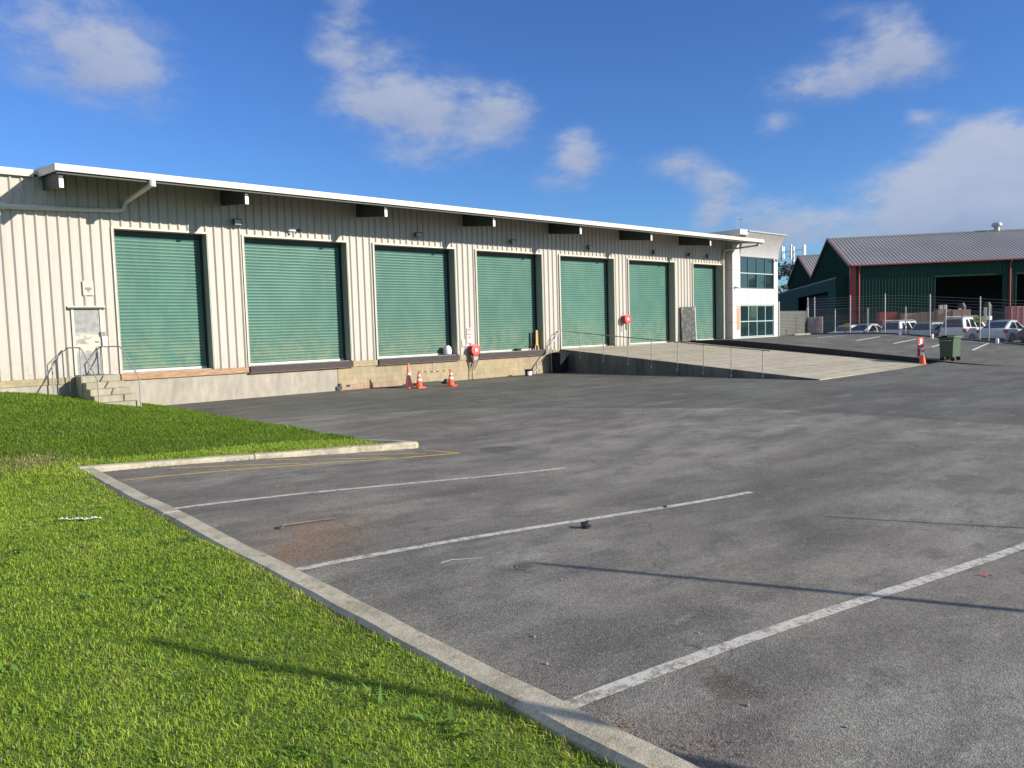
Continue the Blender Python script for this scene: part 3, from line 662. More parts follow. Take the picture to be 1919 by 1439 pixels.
mb = MB(); mb.prism([(.22, 2.66), (.40, 2.66), (.40, 2.60), (.31, 2.545), (.22, 2.60)], -.066, -.062, 'y'); mb.box(.29, .33, -.066, -.062, 2.52, 2.545); mb.build('printing', M_ink, t, world=True)
for (z0, z1, mm, lb) in [(.83, 1.12, M_pinksign, 'sun-faded pink fire hose notice, upper of the pair over the dock hose reel'), (.46, .80, mat('paler_pink_sign', (.74, .52, .50), .6, grime=((.8, .72, .66), .8, 25)), 'paler faded hose notice, lower of the pair over the dock hose reel')]:
    sign('hose_sign', lb, 15.06, 15.34, z0, z1, -.048, mm, marks=[(.2, .8, .55, .85, M_redfade), (.15, .85, .3, .36, M_inkl), (.15, .85, .15, .21, M_inkl)])
sign('meter_box', 'small pale box on the wall left of the dock hose reel', 14.78, 14.95, .32, .62, -.05, M_trim, 'box')

# floodlights
def floodlight():
    t = thing('floodlight', 'black floodlight on the wall left of the second roller door', 'floodlight', (5.01, -.05, 4.93))
    mb = MB(); mb.box(-.03, .03, -.03, .0, -.06, .06); mb.tube([(0, -.02, 0), (0, -.14, -.02)], .018, 8); mb.box(-.07, .07, -.16, -.12, -.03, .01); mb.build('bracket', M_black, t)
    mb = MB(); mb.frustum((-.13, .13, -.25, -.17, -.10), (-.15, .15, -.21, -.11, .12)); mb.build('housing', M_black, t, bevel=.01)
    mb = MB(); mb.frustum((-.1, .1, -.262, -.252, -.07), (-.12, .12, -.222, -.212, .09)); mb.build('lens', mat('floodlight_glass', (.45, .46, .45), .3), t)
    return t
fl = floodlight()
for x, lb in [(12.61, 'above the middle of the third roller door'), (17.81, 'above the fourth roller door'), (23.01, 'above the fifth roller door'), (28.25, 'above the sixth roller door'), (31.53, 'between the sixth and seventh roller doors'), (33.47, 'above the seventh roller door')]:
    clone(fl, (x, -.05, 4.95), random.uniform(-.5, .3), 'black floodlight on the wall '+lb, 'floodlights under the eave')
fl['group'] = 'floodlights under the eave'
t = thing('security_camera', 'white twin security camera over the second roller door', 'security camera', (7.07, -.05, 4.83))
mb = MB(); mb.box(-.16, .16, -.04, 0, -.03, .05); mb.tube([(-.12, -.03, 0), (-.1, -.12, -.03)], .02, 8); mb.build('mount', M_white, t)
mb = MB(); mb.tube([(-.13, -.08, -.03), (.08, -.2, -.06)], .045, 12); mb.build('camera_body', M_white, t, smooth=True)
mb = MB(); mb.tube([(.2, -.05, .0), (.27, -.14, -.02)], .045, 12); mb.build('sensor', M_black, t, smooth=True)

# ---------------------------------------------------------------- ramp
def zr(y): return -.04+.082*y
mb = MB(); rows = []
for y in frange(-13.1, -.07, .6): rows.append([(x, y, zr(y)) for x in frange(20.93, 31.5, 1.2)])
mb.grid(rows)
mb.prism([(-13.1, -1.6), (-.07, -1.6), (-.07, zr(0)-.01), (-13.1, zr(-13.1)-.01)], 20.93, 31.5, 'x')
rp = thing('loading_ramp', 'broad pale concrete ramp rising to the three right-hand roller doors', 'ramp', (26, -6, -1.15))
mb.build('ramp_slab', M_ramp, rp, world=True)
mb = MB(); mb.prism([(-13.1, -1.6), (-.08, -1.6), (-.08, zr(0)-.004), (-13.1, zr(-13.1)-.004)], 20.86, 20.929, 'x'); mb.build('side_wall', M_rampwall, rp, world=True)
# upper retaining strip on the far side
mb = MB(); ww = [(-13.6, -1.03), (-12.42, -.83), (-8.6, -.44), (-5.13, -.13), (-2.7, .05), (-.05, .05)]
mb.prism([(-13.6, -1.6)]+[(y, z) for y, z in ww]+[(-.05, -1.6)], 31.5, 31.66, 'x')
tag(mb.build('retaining_wall', mat('shade_black_wall', (.035, .035, .033), .9, var=.4, scale=6)), 'low wall, coloured black for its shaded face, holding the car park above the ramp', 'wall')  # near-black base colour stands in for shade on the ramp-side face
# railing
rl = thing('ramp_railing', 'galvanised pipe handrail on posts along the near edge of the ramp', 'railing', (20.85, -6, -1.15))
mb = MB(); pr = [(20.62, -.12, .84), (20.82, -.1, .86), (20.85, -.5, .82), (20.85, -1.42, .74), (20.85, -2.87, .61), (20.85, -4.32, .49), (20.85, -5.61, .38), (20.85, -6.97, .27), (20.85, -8.25, .16), (20.85, -9.53, .05), (20.85, -11.2, -.09)]
mb.tube(pr, .021, 8); mb.build('top_rail', M_galvp, rl, world=True, smooth=True)
for y, zt in [(-1.42, .74), (-2.87, .61), (-4.32, .49), (-5.61, .38), (-6.97, .27), (-8.25, .16), (-9.53, .05), (-10.9, -.07)]:
    mb = MB(); mb.tube([(20.835, y, zt), (20.835, y, max(zr(y)-.36, -1.14))], .02, 8); mb.box(20.80, 20.859, y-.05, y+.05, max(zr(y)-.36, -1.13), max(zr(y)-.26, -1.03)); mb.build('post', M_galvp, rl, world=True, smooth=True)
rl2 = thing('step_railing', 'thin sloping pipe rail climbing the dock wall beside the ramp', 'railing', (19.6, -.3, -1.17))
mb = MB(); mb.tube([(18.8, -.3, -1.14), (19.78, -.3, -.09), (20.55, -.3, .80), (20.7, -.25, .84)], .02, 8); mb.build('rail', M_galvp, rl2, world=True, smooth=True)
for x, z in ((19.16, -.74), (20.0, .16), (20.45, .69)):
    mb = MB(); mb.tube([(x, -.3, z), (x, -.3, -1.15)], .017, 8); mb.build('post', M_galvp, rl2, world=True)

# concrete steps with handrails
st = thing('entrance_steps', 'concrete steps climbing out of the grass to the grey personnel door', 'steps', (.3, -1.2, -.95))
mb = MB(); yy = [-.85, -1.25, -1.65, -2.05, -2.45, -2.85]
mb.box(-.2, .84, -.85, -.0, -1.5, -.02)
for i in range(5): mb.box(-.2+.002*(i+1), .84+.02*i, yy[i+1], yy[i]-.001, -1.5, -.02-.18*(i+1))
mb.build('treads', M_step, st, world=True, bevel=.012)
def rail(name, label, pts, posts):
    t = thing(name, label, 'handrail', (pts[3][0], pts[3][1], -.9), group=None)
    mb = MB(); mb.tube(pts, .02, 8); mb.build('rail', M_galvp, t, world=True, smooth=True)
    for a, b in posts:
        mb = MB(); mb.tube([a, b], .017, 8); mb.build('post', M_galvp, t, world=True)
rail('handrail', 'bent pipe handrail on the left side of the entrance steps', [(-.84, -.2, -.7), (-.83, -.2, .42), (-.40, -.2, .84), (-.22, -.85, .84), (-.2, -1.0, .78), (-.2, -2.45, -.02), (-.2, -2.55, -.12), (-.2, -2.56, -.95)], [((-.39, -.2, .84), (-.39, -.2, -.5)), ((-.22, -.85, .84), (-.22, -.85, -.5))])
rail('handrail', 'bent pipe handrail on the right side of the entrance steps', [(.17, -.15, 0), (.14, -.15, .36), (.50, -.15, .84), (.86, -.85, .84), (.88, -1.0, .78), (.88, -2.45, -.0), (.88, -2.58, -.12), (.88, -2.6, -1.2)], [((.51, -.15, .84), (.51, -.15, .0))])

# hose reels
def hose_reel(loc, r, label):
    t = thing('hose_reel', label, 'hose reel', loc, group='red fire hose reels')
    mb = MB(); mb.box(-.06, .06, -.1, 0, -.12, .12); mb.build('bracket', M_red, t)
    mb = MB(); mb.lathe([(.0, -.08), (r, -.08), (r, -.10), (r*.75, -.115), (r*.75, -.25), (r, -.265), (r, -.29), (r*.9, -.30), (r*.42, -.285), (r*.42, -.285)], (0, 0, 0), 28, 'y'); mb.build('drum', M_red, t, smooth=True)
    mb = MB(); mb.lathe([(0, -.287), (r*.40, -.287), (r*.36, -.31), (0, -.32)], (0, 0, 0), 20, 'y'); mb.build('hub', mat('reel_hub', (.75, .45, .42), .5), t, smooth=True)
    return t
hr = hose_reel((15.32, -.06, .14), .25, 'large red fire hose reel over the dock wall with loops of hose hanging below')
mb = MB()
for k in range(5):
    w = .09+.045*k; d = .35+.1*((k*3) % 4); pts = [(-.05+.02*k-w+2*w*i/12, -.17-.01*k, -.22-d*math.sin(math.pi*i/12)) for i in range(13)]; mb.tube(pts, .013, 6)
mb.build('hose', mat('hose_brown', (.2, .13, .11), .6), hr, smooth=True)
mb = MB(); mb.tube([(-.1, -.1, -.2), (-.12, -.1, -1.26), (-.05, -.12, -1.3)], .022, 8); mb.build('supply_pipe', M_black, hr)
mb = MB(); mb.box(-.12, .1, -.26, -.05, -.42, -.29); mb.build('valve', mat('valve_grey', (.45, .36, .33), .6), hr)
hr2 = hose_reel((25.72, -.06, 1.35), .24, 'small red fire hose reel on the wall between the fifth and sixth roller doors')
mb = MB(); mb.tube([(-.02, -.15, -.22), (-.05, -.16, -.5), (0, -.16, -.55)], .03, 8); mb.build('nozzle', M_black, hr2)

# things on and by the dock
t = thing('container', 'round milky plastic container on the sill of the third roller door', 'container', (14.12, .14, -.02))
mb = MB(); mb.lathe([(.12, 0), (.17, .04), (.185, .15), (.17, .28), (.13, .36), (.08, .37)], n=20); mb.build('body', M_jug, t, smooth=True)
mb = MB(); mb.lathe([(.085, .371), (.085, .40), (.0, .40)], n=16); mb.build('cap', M_white, t)
t = thing('bucket', 'small black box-shaped tub under the fourth roller door', 'tub', (18.35, .24, -.02)); mb = MB(); mb.frustum((-.12, .12, -.08, .08, 0), (-.15, .15, -.1, .1, .12)); mb.build('body', M_black, t, bevel=.01)
t = thing('folding_stand', 'worn yellow folded stand leaning against the right reveal of the fourth roller door', 'stand', (19.45, .12, -.02))
mb = MB(); mb.prism([(-.17, 0), (-.12, .0), (-.07, .22), (.03, .22), (.08, 0), (.14, 0), (.07, .32), (.055, .92), (-.055, .95), (-.075, .32)], -.03, .02, 'y'); mb.build('front_leg', M_yellowworn, t)
mb = MB(); mb.prism([(.06, 0), (.10, 0), (.12, .25), (.17, 0), (.21, 0), (.15, .9), (.09, .92)], .06, .10, 'y'); mb.build('rear_leg', M_yellowworn, t)
mb = MB(); mb.box(-.07, .05, -.045, -.031, .02, .14); mb.build('foot_pad', M_black, t)
t = thing('paint_pail', 'black pail with a white label standing at the foot of the dock wall', 'pail', (17.95, -.85, -1.15))
mb = MB(); mb.lathe([(.15, 0), (.18, .30), (.185, .31), (.17, .31)], n=20); mb.build('body', M_black, t, smooth=True)
mb = MB(); mb.add([(.1785*math.cos(a)*(.15+.03*z/.3)/.178, .1785*math.sin(a)*(.15+.03*z/.3)/.178, z) for z in (.04, .22) for a in [R(-150+12*k) for k in range(8)]], [(k, k+1, k+9, k+8) for k in range(7)]); mb.build('label_patch', M_white, t, solid=.006)
t = thing('wheelie_bin', 'dark wheelie bin in the shade in the corner between dock and ramp', 'bin', (20.35, -.5, -1.15), R(0))
mb = MB(); mb.frustum((-.24, .24, -.26, .22, .05), (-.29, .29, -.33, .3, .9)); mb.build('body', M_navy, t, bevel=.02)
mb = MB(); mb.prism([(-.36, .9), (.34, .9), (.34, .95), (.0, 1.0), (-.36, .95)], -.31, .31, 'x'); mb.build('lid', M_navy, t, bevel=.01)
for s in (-1, 1):
    mb = MB(); mb.lathe([(.0, -.03), (.1, -.03), (.1, .03), (0, .03)], (s*.26, .25, .1), 16, 'x'); mb.build('wheel', M_tyre, t)
t = thing('leaning_board', 'tall chalky black board leaning left of the seventh roller door', 'board', (31.35, -.35, 0))
mb = MB(); mb.add([(-.66, .12, .0), (.70, .12, .0), (.70, .2, 1.98), (-.66, .2, 1.98), (-.66, .17, 0), (.70, .17, 0), (.70, .25, 1.98), (-.66, .25, 1.98)], [(0, 3, 2, 1), (4, 5, 6, 7), (0, 1, 5, 4), (1, 2, 6, 5), (2, 3, 7, 6), (3, 0, 4, 7)]); mb.build('panel', M_board, t)
mb = MB(); mb.add([(.701, .11, .0), (.735, .11, .0), (.735, .19, 2.0), (.701, .19, 2.0), (.701, .18, 0), (.735, .18, 0), (.735, .26, 2.0), (.701, .26, 2.0)], [(0, 3, 2, 1), (4, 5, 6, 7), (0, 1, 5, 4), (1, 2, 6, 5), (2, 3, 7, 6), (3, 0, 4, 7)]); mb.build('edge_strip', M_white, t)

# cones
def cone(loc, h, w, m, label, group, rz=0, collars=((.42, .56), (.68, .8))):
    t = thing('traffic_cone', label, 'traffic cone', loc, rz, group)
    mb = MB(); mb.frustum((-w, w, -w, w, 0), (-w*.94, w*.94, -w*.94, w*.94, .045)); mb.build('base', m, t, bevel=.008)
    def rr(z): return w*.72+(.028-w*.72)*((z-.04)/(h-.04))
    mb = MB(); mb.lathe([(rr(.046)+.02, .046), (rr(.07), .07), (rr(h-.02), h-.02), (.018, h)], n=20); mb.build('body', m, t, smooth=True)
    for a, b in collars:
        mb = MB(); mb.lathe([(rr(a*h)+.001, a*h), (rr(a*h)+.005, a*h+.002), (rr(b*h)+.005, b*h-.002), (rr(b*h)+.001, b*h)], n=20); mb.build('reflective_collar', M_conewhite, t, smooth=True)
    return t
g = 'orange cones roping off the dock wall'
cone((10.95, -1.5, -1.15), .95, .2, M_conefade, 'tallest faded cone by the dock wall, furthest left', g, .2, ((.5, .62),))
cone((11.12, -1.95, -1.15), .66, .19, M_cone, 'orange cone with two white collars right in front of the tall faded cone', g, .1)
cone((12.35, -2.35, -1.15), .66, .19, M_cone, 'orange cone standing alone at the right end of the hazard tape', g, .4)
cone((31.25, -12.9, zs(31.25, -12.9)), .98, .21, M_cone, 'tall red-orange cone beside the green bin at the foot of the ramp', 'cones at the foot of the ramp', .2, ((.45, .6), (.7, .8)))
a = NT('hazard_tape_stripes'); X, Y, Z = a.xyz(); f = a.M('FRACT', a.M('MULTIPLY', X, 4.2)); a.col(a.mix(a.rng(f, .45, .5, 0, 1), (.55, .36, .06), (.02, .02, .02))); M_hazard = a.m
mb = MB(); n = 14; p, q = Vector((11.13, -1.95, -.52)), Vector((12.34, -2.35, -.51))
rows = []
for i in range(n+1):
    c = p.lerp(q, i/n); s_ = -.035*math.sin(math.pi*i/n); rows.append([(c.x, c.y, c.z+s_-.018), (c.x, c.y+.004, c.z+s_+.018)])
mb.grid(rows); tag(mb.build('hazard_tape', M_hazard, solid=.002), 'black and yellow hazard tape strung between two orange cones', 'tape')
t = thing('drain_opening', 'long dark opening in a pale frame on the ground by the dock wall', 'drain', (12.25, -.75, -1.15))
mb = MB(); mb.box(11.35, 13.15, -.95, -.5, -1.14, -1.06); mb.build('frame', mat('pale_frame', (.45, .42, .37), .8), t, world=True, bevel=.01)
mb = MB(); mb.box(11.45, 13.05, -.98, -.56, -1.12, -1.052); mb.build('grate', M_black, t, world=True)
mb = MB(); mb.lathe([(0, 0), (.11, 0), (.12, .05), (.1, .18), (0, .2)], (13.1, -1.05, -1.15), 14); mb.build('stopper', M_black, t, world=True)
mb = MB(); mb.tube([(9.9, -.35, -1.13), (10.5, -.8, -1.13), (11.2, -1.1, -1.13), (11.5, -.9, -1.13)], .025, 6); tag(mb.build('hose', M_black), 'black hose lying on the ground left of the cones', 'hose')

# marker board by the far cone
t = thing('hazard_marker', 'red and white hazard marker post at the end of the car park wall', 'marker', (31.95, -12.55, z_park(31.95, -12.55)), R(-30))
mb = MB(); mb.box(-.16, .16, -.015, .015, .08, .95); mb.build('board', M_red, t, bevel=.01)
for x0, x1, z0, z1 in [(-.05, .08, .56, .9), (-.12, .05, .58, .64), (-.03, .08, .12, .48), (-.12, .12, .44, .5)]:
    mb = MB(); mb.box(x0, x1, -.021, -.0155, z0, z1); mb.build('reflective_patch', M_conewhite, t)
mb = MB(); mb.frustum((-.22, .22, -.17, .17, 0), (-.18, .18, -.1, .1, .08)); mb.build('base', mat('pale_rubber', (.5, .45, .4), .8), t)

# large bin
bz = zs(32.2, -13.9)-.01
t = thing('waste_bin', 'big green four-wheeled rubbish bin at the foot of the ramp', 'bin', (32.2, -13.72, bz), R(-2))
mb = MB(); mb.frustum((-.42, .42, -.27, .27, .18), (-.46, .46, -.31, .31, 1.04)); mb.build('body', M_green_bin, t, bevel=.03)
mb = MB(); mb.box(-.50, .50, -.34, .34, 1.0, 1.06); mb.build('rim', M_green_bin, t, bevel=.015)
mb = MB()
rows = []
for i in range(9):
    y = -.35+.70*i/8; rows.append([(x, y, 1.065+.10*math.sin(math.pi*min(1, max(0, i/8*.9+.08)))) for x in (-.51, -.3, .3, .51)])
mb.grid(rows); mb.build('lid', M_binlid, t, solid=.03, smooth=True)
for x in (-.36, -.12, .12, .36):
    mb = MB(); mb.box(x-.03, x+.03, -.36, .0, 1.11, 1.18); mb.build('lid_rib', M_binlid, t, bevel=.01)
for sx2 in (-1, 1):
    for sy2 in (-1, 1):
        mb = MB(); mb.box(sx2*.34-.02, sx2*.34+.02, sy2*.22-.05, sy2*.22+.05, .12, .23); w_ = mb.build('wheel_fork', M_black, t)
        mb = MB(); mb.lathe([(0, -.022), (.09, -.022), (.1, 0), (.09, .022), (0, .022)], (sx2*.34+.045, sy2*.22, .1), 16, 'x'); mb.build('wheel', M_tyre, w_)
for s in (-1, 1):
    mb = MB(); mb.tube([(s*.49, -.2, .93), (s*.54, -.2, .93), (s*.54, .2, .93), (s*.49, .2, .93)], .015, 8); mb.build('handle', M_galv, t)

# ---------------------------------------------------------------- office
of = thing('office_building', 'two-storey white panelled office with a flared canopy at the end of the warehouse', 'office', (38, -.5, 0))
OX0, OX1, OY = 35.52, 40.95, -.5
WX0, WX1 = 36.4, 40.45
mb = MB()
mb.box(OX0, WX0, OY, 8, -.6, 6.6)
mb.box(WX1, OX1, OY, 8, -.6, 5.1)
mb.box(WX0, WX1, OY, 8, 2.08, 3.10)
mb.box(WX0, WX1, OY, 8, -.6, .06)
mb.box(WX0, WX1, OY+.3, 8, 5.08, 6.4)
mb.build('wall', M_offwhite, of, world=True)
mb = MB()
for z in (1.0, 2.08, 3.1, 4.2, 5.3): mb.box(OX0-.004, WX0, OY-.004, OY+.4, z-.012, z+.012)
for x in (37.2, 38.0, 38.8, 39.65): mb.box(x-.01, x+.01, OY-.004, OY, 2.1, 3.08)
mb.build('panel_joints', M_seam, of, world=True)
# flared canopy
mb = MB(); rows = []
for i in range(11):
    tt = i/10; z = 5.06+1.5*tt; y = OY-.02-.62*(tt**2.0); rows.append([(x, y, z) for x in frange(WX0-.0, OX1+.05, .76)])
mb.grid(rows)
y1 = rows[-1][0][1]; mb.box(WX0-.0, OX1+.05, y1, 3, 6.5, 6.57)
prof = [(r[0][1], r[0][2]) for r in rows]+[(3, 6.56), (3, 5.06)]
mb.prism(prof, OX1+.02, OX1+.05, 'x'); mb.prism(prof, WX0-.03, WX0+.0, 'x')
mb.build('canopy', M_offgrey, of, world=True)
mb = MB()
for x in frange(WX0-.0, OX1+.05, .76)[1:-1]:
    mb.grid([[(x-.012, r[0][1]-.004, r[0][2]), (x+.012, r[0][1]-.004, r[0][2])] for r in rows])
mb.build('canopy_seams', mat('canopy_joint', (.36, .36, .38), .6), of, world=True)
mb = MB(); mb.box(OX0-.008, OX0+.9, OY-.55, 3, 6.30, 6.607); mb.build('parapet_corner', M_offwhite, of, world=True)
def window(z0, z1, ncol, zmid, fm, gap=.0):
    mb = MB(); w = .05
    mb.box(WX0, WX1, OY+.04, OY+.12, z0, z0+w); mb.box(WX0, WX1, OY+.04, OY+.12, z1-w, z1); mb.box(WX0, WX0+w, OY+.04, OY+.12, z0, z1); mb.box(WX1-w, WX1, OY+.04, OY+.12, z0, z1)
    for k in range(1, ncol):
        x = WX0+(WX1-WX0)*k/ncol; mb.box(x-w/2, x+w/2, OY+.045, OY+.115, z0+w, z1-w)
    fr = mb.build('window', fm, of, world=True)
    mb = MB(); mb.box(WX0+w, WX1-w, OY+.035, OY+.11, zmid-.03, zmid+.03); mb.build('transom', M_framel, fr, world=True)
    mb = MB()
    for k in range(ncol):
        for a, b in ((z0+w, zmid-.03), (zmid+.03, z1-w)):
            xa = WX0+(WX1-WX0)*k/ncol+w/2; xb = WX0+(WX1-WX0)*(k+1)/ncol-w/2; tilt = random.uniform(-.012, .012)
            mb.add([(xa, OY+.09+tilt, a), (xb, OY+.09-tilt, a), (xb, OY+.09-tilt*1.5, b), (xa, OY+.09+tilt*.5, b)], [(0, 1, 2, 3)])
    mb.build('pane', M_glass, fr, world=True)
window(3.12, 5.06, 4, 4.05, M_frame); window(.08, 2.06, 4, 1.05, M_framel)
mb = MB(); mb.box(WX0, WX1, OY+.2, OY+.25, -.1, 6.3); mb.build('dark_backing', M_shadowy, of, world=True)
sign('wall_banner', 'faded orange vertical banner on the white office column', 35.98, 36.30, .55, 2.0, OY-.005, M_orangeban, 'banner', marks=[(.15, .85, .9, .95, M_inkl)])
t = thing('wall_camera', 'small grey camera on the left column of the office', 'security camera', (35.75, OY, 3.15)); mb = MB(); mb.box(-.04, .04, -.06, 0, -.04, .06); mb.tube([(0, -.05, 0), (.12, -.2, -.04)], .04, 10); mb.build('camera_body', M_galv, t)
t = thing('wall_camera', 'small camera and bracket at the upper right corner of the office window', 'security camera', (40.7, OY, 5.0)); mb = MB(); mb.box(-.04, .04, -.06, 0, -.04, .06); mb.tube([(0, -.05, 0), (.2, -.25, -.02)], .035, 10); mb.tube([(0, -.05, 0), (-.3, -.25, -.12)], .035, 10); mb.build('camera_body', M_galv, t)
t = thing('roof_antenna', 'thin television antenna standing on the office roof', 'antenna', (36.9, 0, 6.57)); mb = MB(); mb.tube([(0, 0, 0), (0, 0, .95)], .018, 6); mb.build('mast', M_galv, t)
mb = MB(); mb.tube([(-.1, 0, .85), (.75, 0, .80)], .01, 5)
for k in range(6): mb.tube([(.1+.1*k, -.14, .84), (.1+.1*k, .14, .84)], .007, 4)
mb.build('aerial', M_galv, t)

# ---------------------------------------------------------------- green shed
SZ = -.87
sh = thing('storage_shed', 'dark green twin-gabled shed with grey corrugated roof and red trim', 'shed', (58.69, 2.59, SZ), R(-54))
EV, AP = 6.38, 9.5; LEN = 34
SW = [(0, EV), (9.2, AP), (17.9, EV+.0), (26.8, AP-.1), (35.6, EV)]
def lrib(mb, xa, xb, z0, z1, y=0., pitch=.25, d=.035):
    k = math.floor(xa/pitch); pts = [(xa, 0)]
    while k*pitch < xb:
        for dx, yy in ((.0, 0), (.14, 0), (.165, -d), (.205, -d), (.23, 0)):
            x = k*pitch+dx
            if xa < x < xb: pts.append((x, yy))
        k += 1
    pts.append((xb, 0)); mb.grid([[(x, y+yy, z0) for x, yy in pts], [(x, y+yy, z1) for x, yy in pts]])
mb = MB(); cx = 0; OPN = [(6.5, 11.45), (12.5, 17.3), (24, 29)]
for a, b in OPN+[(LEN, LEN)]:
    lrib(mb, cx, a, 0, EV)
    if b < LEN: lrib(mb, a, b, 5.15, EV)
    cx = b
mb.build('wall', M_sgreen, sh)
mb = MB()   # gable end (faces left), ribbed by thin battens
prof = [(0, 0)]+SW+[(35.6, 0)]
n = len(prof); mb.add([(0, y, z) for y, z in prof], [tuple(range(n))]); mb.box(LEN-.1, LEN, 0, 35.6, 0, EV); mb.box(0, LEN, 35.5, 35.6, 0, EV)
for k in range(1, 140):
    y = k*.25
    for (a, za), (b, zb) in zip(SW, SW[1:]):
        if a <= y <= b: top = za+(zb-za)*(y-a)/(b-a)
    mb.box(-.03, -.002, y-.025, y+.025, 0, top-.1)
mb.build('gable_wall', M_sgreen, sh)
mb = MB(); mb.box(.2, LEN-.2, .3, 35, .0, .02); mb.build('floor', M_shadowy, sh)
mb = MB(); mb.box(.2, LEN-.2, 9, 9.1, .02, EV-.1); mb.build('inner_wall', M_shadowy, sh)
for i, ((a, za), (b, zb)) in enumerate(zip(SW, SW[1:])):
    mb = MB(); pts = []
    k = 0
    while k*.3 < LEN+.2:
        for dx, dz in ((0, 0), (.15, 0), (.19, .03), (.24, .03), (.28, 0)): pts.append((-.2+k*.3+dx, dz))
        k += 1
    a2, za2 = (a-.28, za-.28*(zb-za)/(b-a)) if i == 0 else (a, za)
    mb.grid([[(x, a2, za2+dz+.05) for x, dz in pts], [(x, b, zb+dz+.05) for x, dz in pts]]); mb.build('roof', M_sroof, sh, smooth=False)
    mb = MB(); mb.add([(-.24, a2, za2-.10), (-.24, b, zb-.10), (-.24, b, zb+.12), (-.24, a2, za2+.12), (-.02, a2, za2+.12), (-.02, b, zb+.12), (-.02, a2, za2-.1), (-.02, b, zb-.1)], [(0, 1, 2, 3), (3, 2, 5, 4), (0, 6, 7, 1), (6, 4, 5, 7)]); mb.build('barge_flashing', M_brownred, sh)
for yy_, zz in ((9.2, AP), (26.8, AP-.1)):
    mb = MB(); mb.prism([(yy_-.25, zz-.0), (yy_, zz+.13), (yy_+.25, zz-.0)], -.22, LEN+.2, 'x'); mb.build('ridge_cap', M_sroof, sh)
mb = MB(); mb.box(-.25, LEN+.2, -.40, -.29, EV-.12, EV-.03); mb.build('gutter', M_sred, sh)
mb = MB(); mb.box(-.05, .38, -.07, -.036, 0, EV-.12); mb.box(-.07, -.036, -.07, .35, 0, EV-.12); mb.build('corner_flashing', M_sred, sh)
for x in (.6, 11.98, 23.5):
    mb = MB(); mb.tube([(x, -.36, EV-.15), (x, -.12, EV-.5), (x, -.12, 0)], .07, 8); mb.build('downpipe', M_sred, sh)
for (a, b) in OPN:
    mb = MB(); mb.box(a-.1, b+.1, -.06, .1, 5.1, 5.25); mb.build('lintel', M_sgreen, sh)
for (x, y, z) in ((14.4, 9.2, AP), (9.5, 26.8, AP-.1)):
    mb = MB(); mb.lathe([(.24, -.1), (.24, .28), (.40, .34), (.44, .48), (.38, .62), (.16, .7), (0, .72)], (x, y, z+.1), 16); mb.build('ventilator', M_galv, sh, smooth=True)
mb = MB(); mb.box(-.9, -.05, 1.5, 40, 5.35, 5.5); mb.box(-.9, -.8, 1.5, 40, 4.4, 5.35); mb.box(-.9, -.05, 1.5, 1.62, 0, 5.35); mb.box(-.9, -.05, 39.9, 40, 0, 5.35)
mb.box(-.9, -.8, 1.62, 5, 0, 4.4); mb.box(-.9, -.8, 22, 40, 0, 4.4); mb.build('lean_to', M_sgreen, sh)
mb = MB(); mb.box(-.94, -.9, 1.5, 40, 5.38, 5.52); mb.build('lean_to_edge', M_brownred, sh)
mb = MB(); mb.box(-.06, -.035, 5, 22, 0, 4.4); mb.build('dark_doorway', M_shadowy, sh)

# stuff by the shed
def crate(x, y, w, d, h, z, label, m=M_card):
    t = thing('cardboard_box', label, 'box', (x, y, z), R(-54), 'brown cartons in front of the shed')
    mb = MB(); mb.box(-w/2, w/2, -d/2, d/2, 0, h); mb.build('carton', m, t, bevel=.01)
    mb = MB(); mb.box(-.04, .04, -d/2-.004, d/2+.004, -.0+.004, h+.004); mb.build('tape', mat('parcel_tape', (.3, .19, .12), .5), t)
crate(58.0, -2.45, 1.3, 1.0, 2.2, SZ, 'brown carton stack furthest left behind the parked cars'); crate(58.6, -3.35, 1.05, 1.0, 2.25, SZ, 'second brown carton stack from the left'); crate(58.75, -4.4-.1, .95, 1.0, 2.4, SZ, 'tallest brown carton stack, with a small pale box on top'); crate(59.3, -5.5, 1.25, 1.0, 2.35, SZ, 'brown carton stack furthest right, behind a fence post')
crate(58.75, -4.5, .5, .4, .35, SZ+2.41, 'small pale box on the tallest carton stack', mat('pale_box', (.6, .57, .53), .8))
t = thing('skip', 'red open metal bin against the ribbed green wall', 'skip', (57.6, -.75, SZ), R(-54)); mb = MB(); mb.frustum((-.5, .5, -.4, .4, .1), (-.65, .65, -.5, .5, 2.35)); mb.build('body', M_sred, t)
mb = MB(); mb.box(-.42, .3, -.53, -.5, 1.3, 1.75); mb.build('panel', mat('pale_pinkish', (.5, .38, .36), .7), t)
t = thing('skip', 'faded red stillage beside the red downpipe at the right edge', 'skip', (64.8, -8.8, SZ), R(-54)); mb = MB(); mb.box(-1.6, 1.6, -.6, .6, .1, 2.5); mb.build('body', M_redfade, t, bevel=.03)
mb = MB(); [mb.box(-1.62+k*.4, -1.57+k*.4, -.63, -.6, .1, 2.5) for k in range(9)]; mb.build('frame', M_sred, t)
for k, (x, y, lb) in enumerate([(61.3, -5.0, 'left wrapped dark drum inside the shed doorway'), (62.3, -6.5, 'right wrapped dark drum inside the shed doorway')]):
    t = thing('wrapped_drum', lb, 'drum', (x, y, SZ), 0, 'wrapped drums in the shed doorway'); mb = MB(); mb.lathe([(.35, 0), (.35, 2.6), (.2, 2.9), (0, 2.9)], n=14); mb.build('body', M_black, t); mb = MB(); mb.box(-.37, -.34, -.1, .1, 1.2, 2.5); mb.lathe([(.355, 1.5), (.36, 1.55), (.36, 1.75), (.355, 1.8)], n=14); mb.build('wrap', M_white, t)

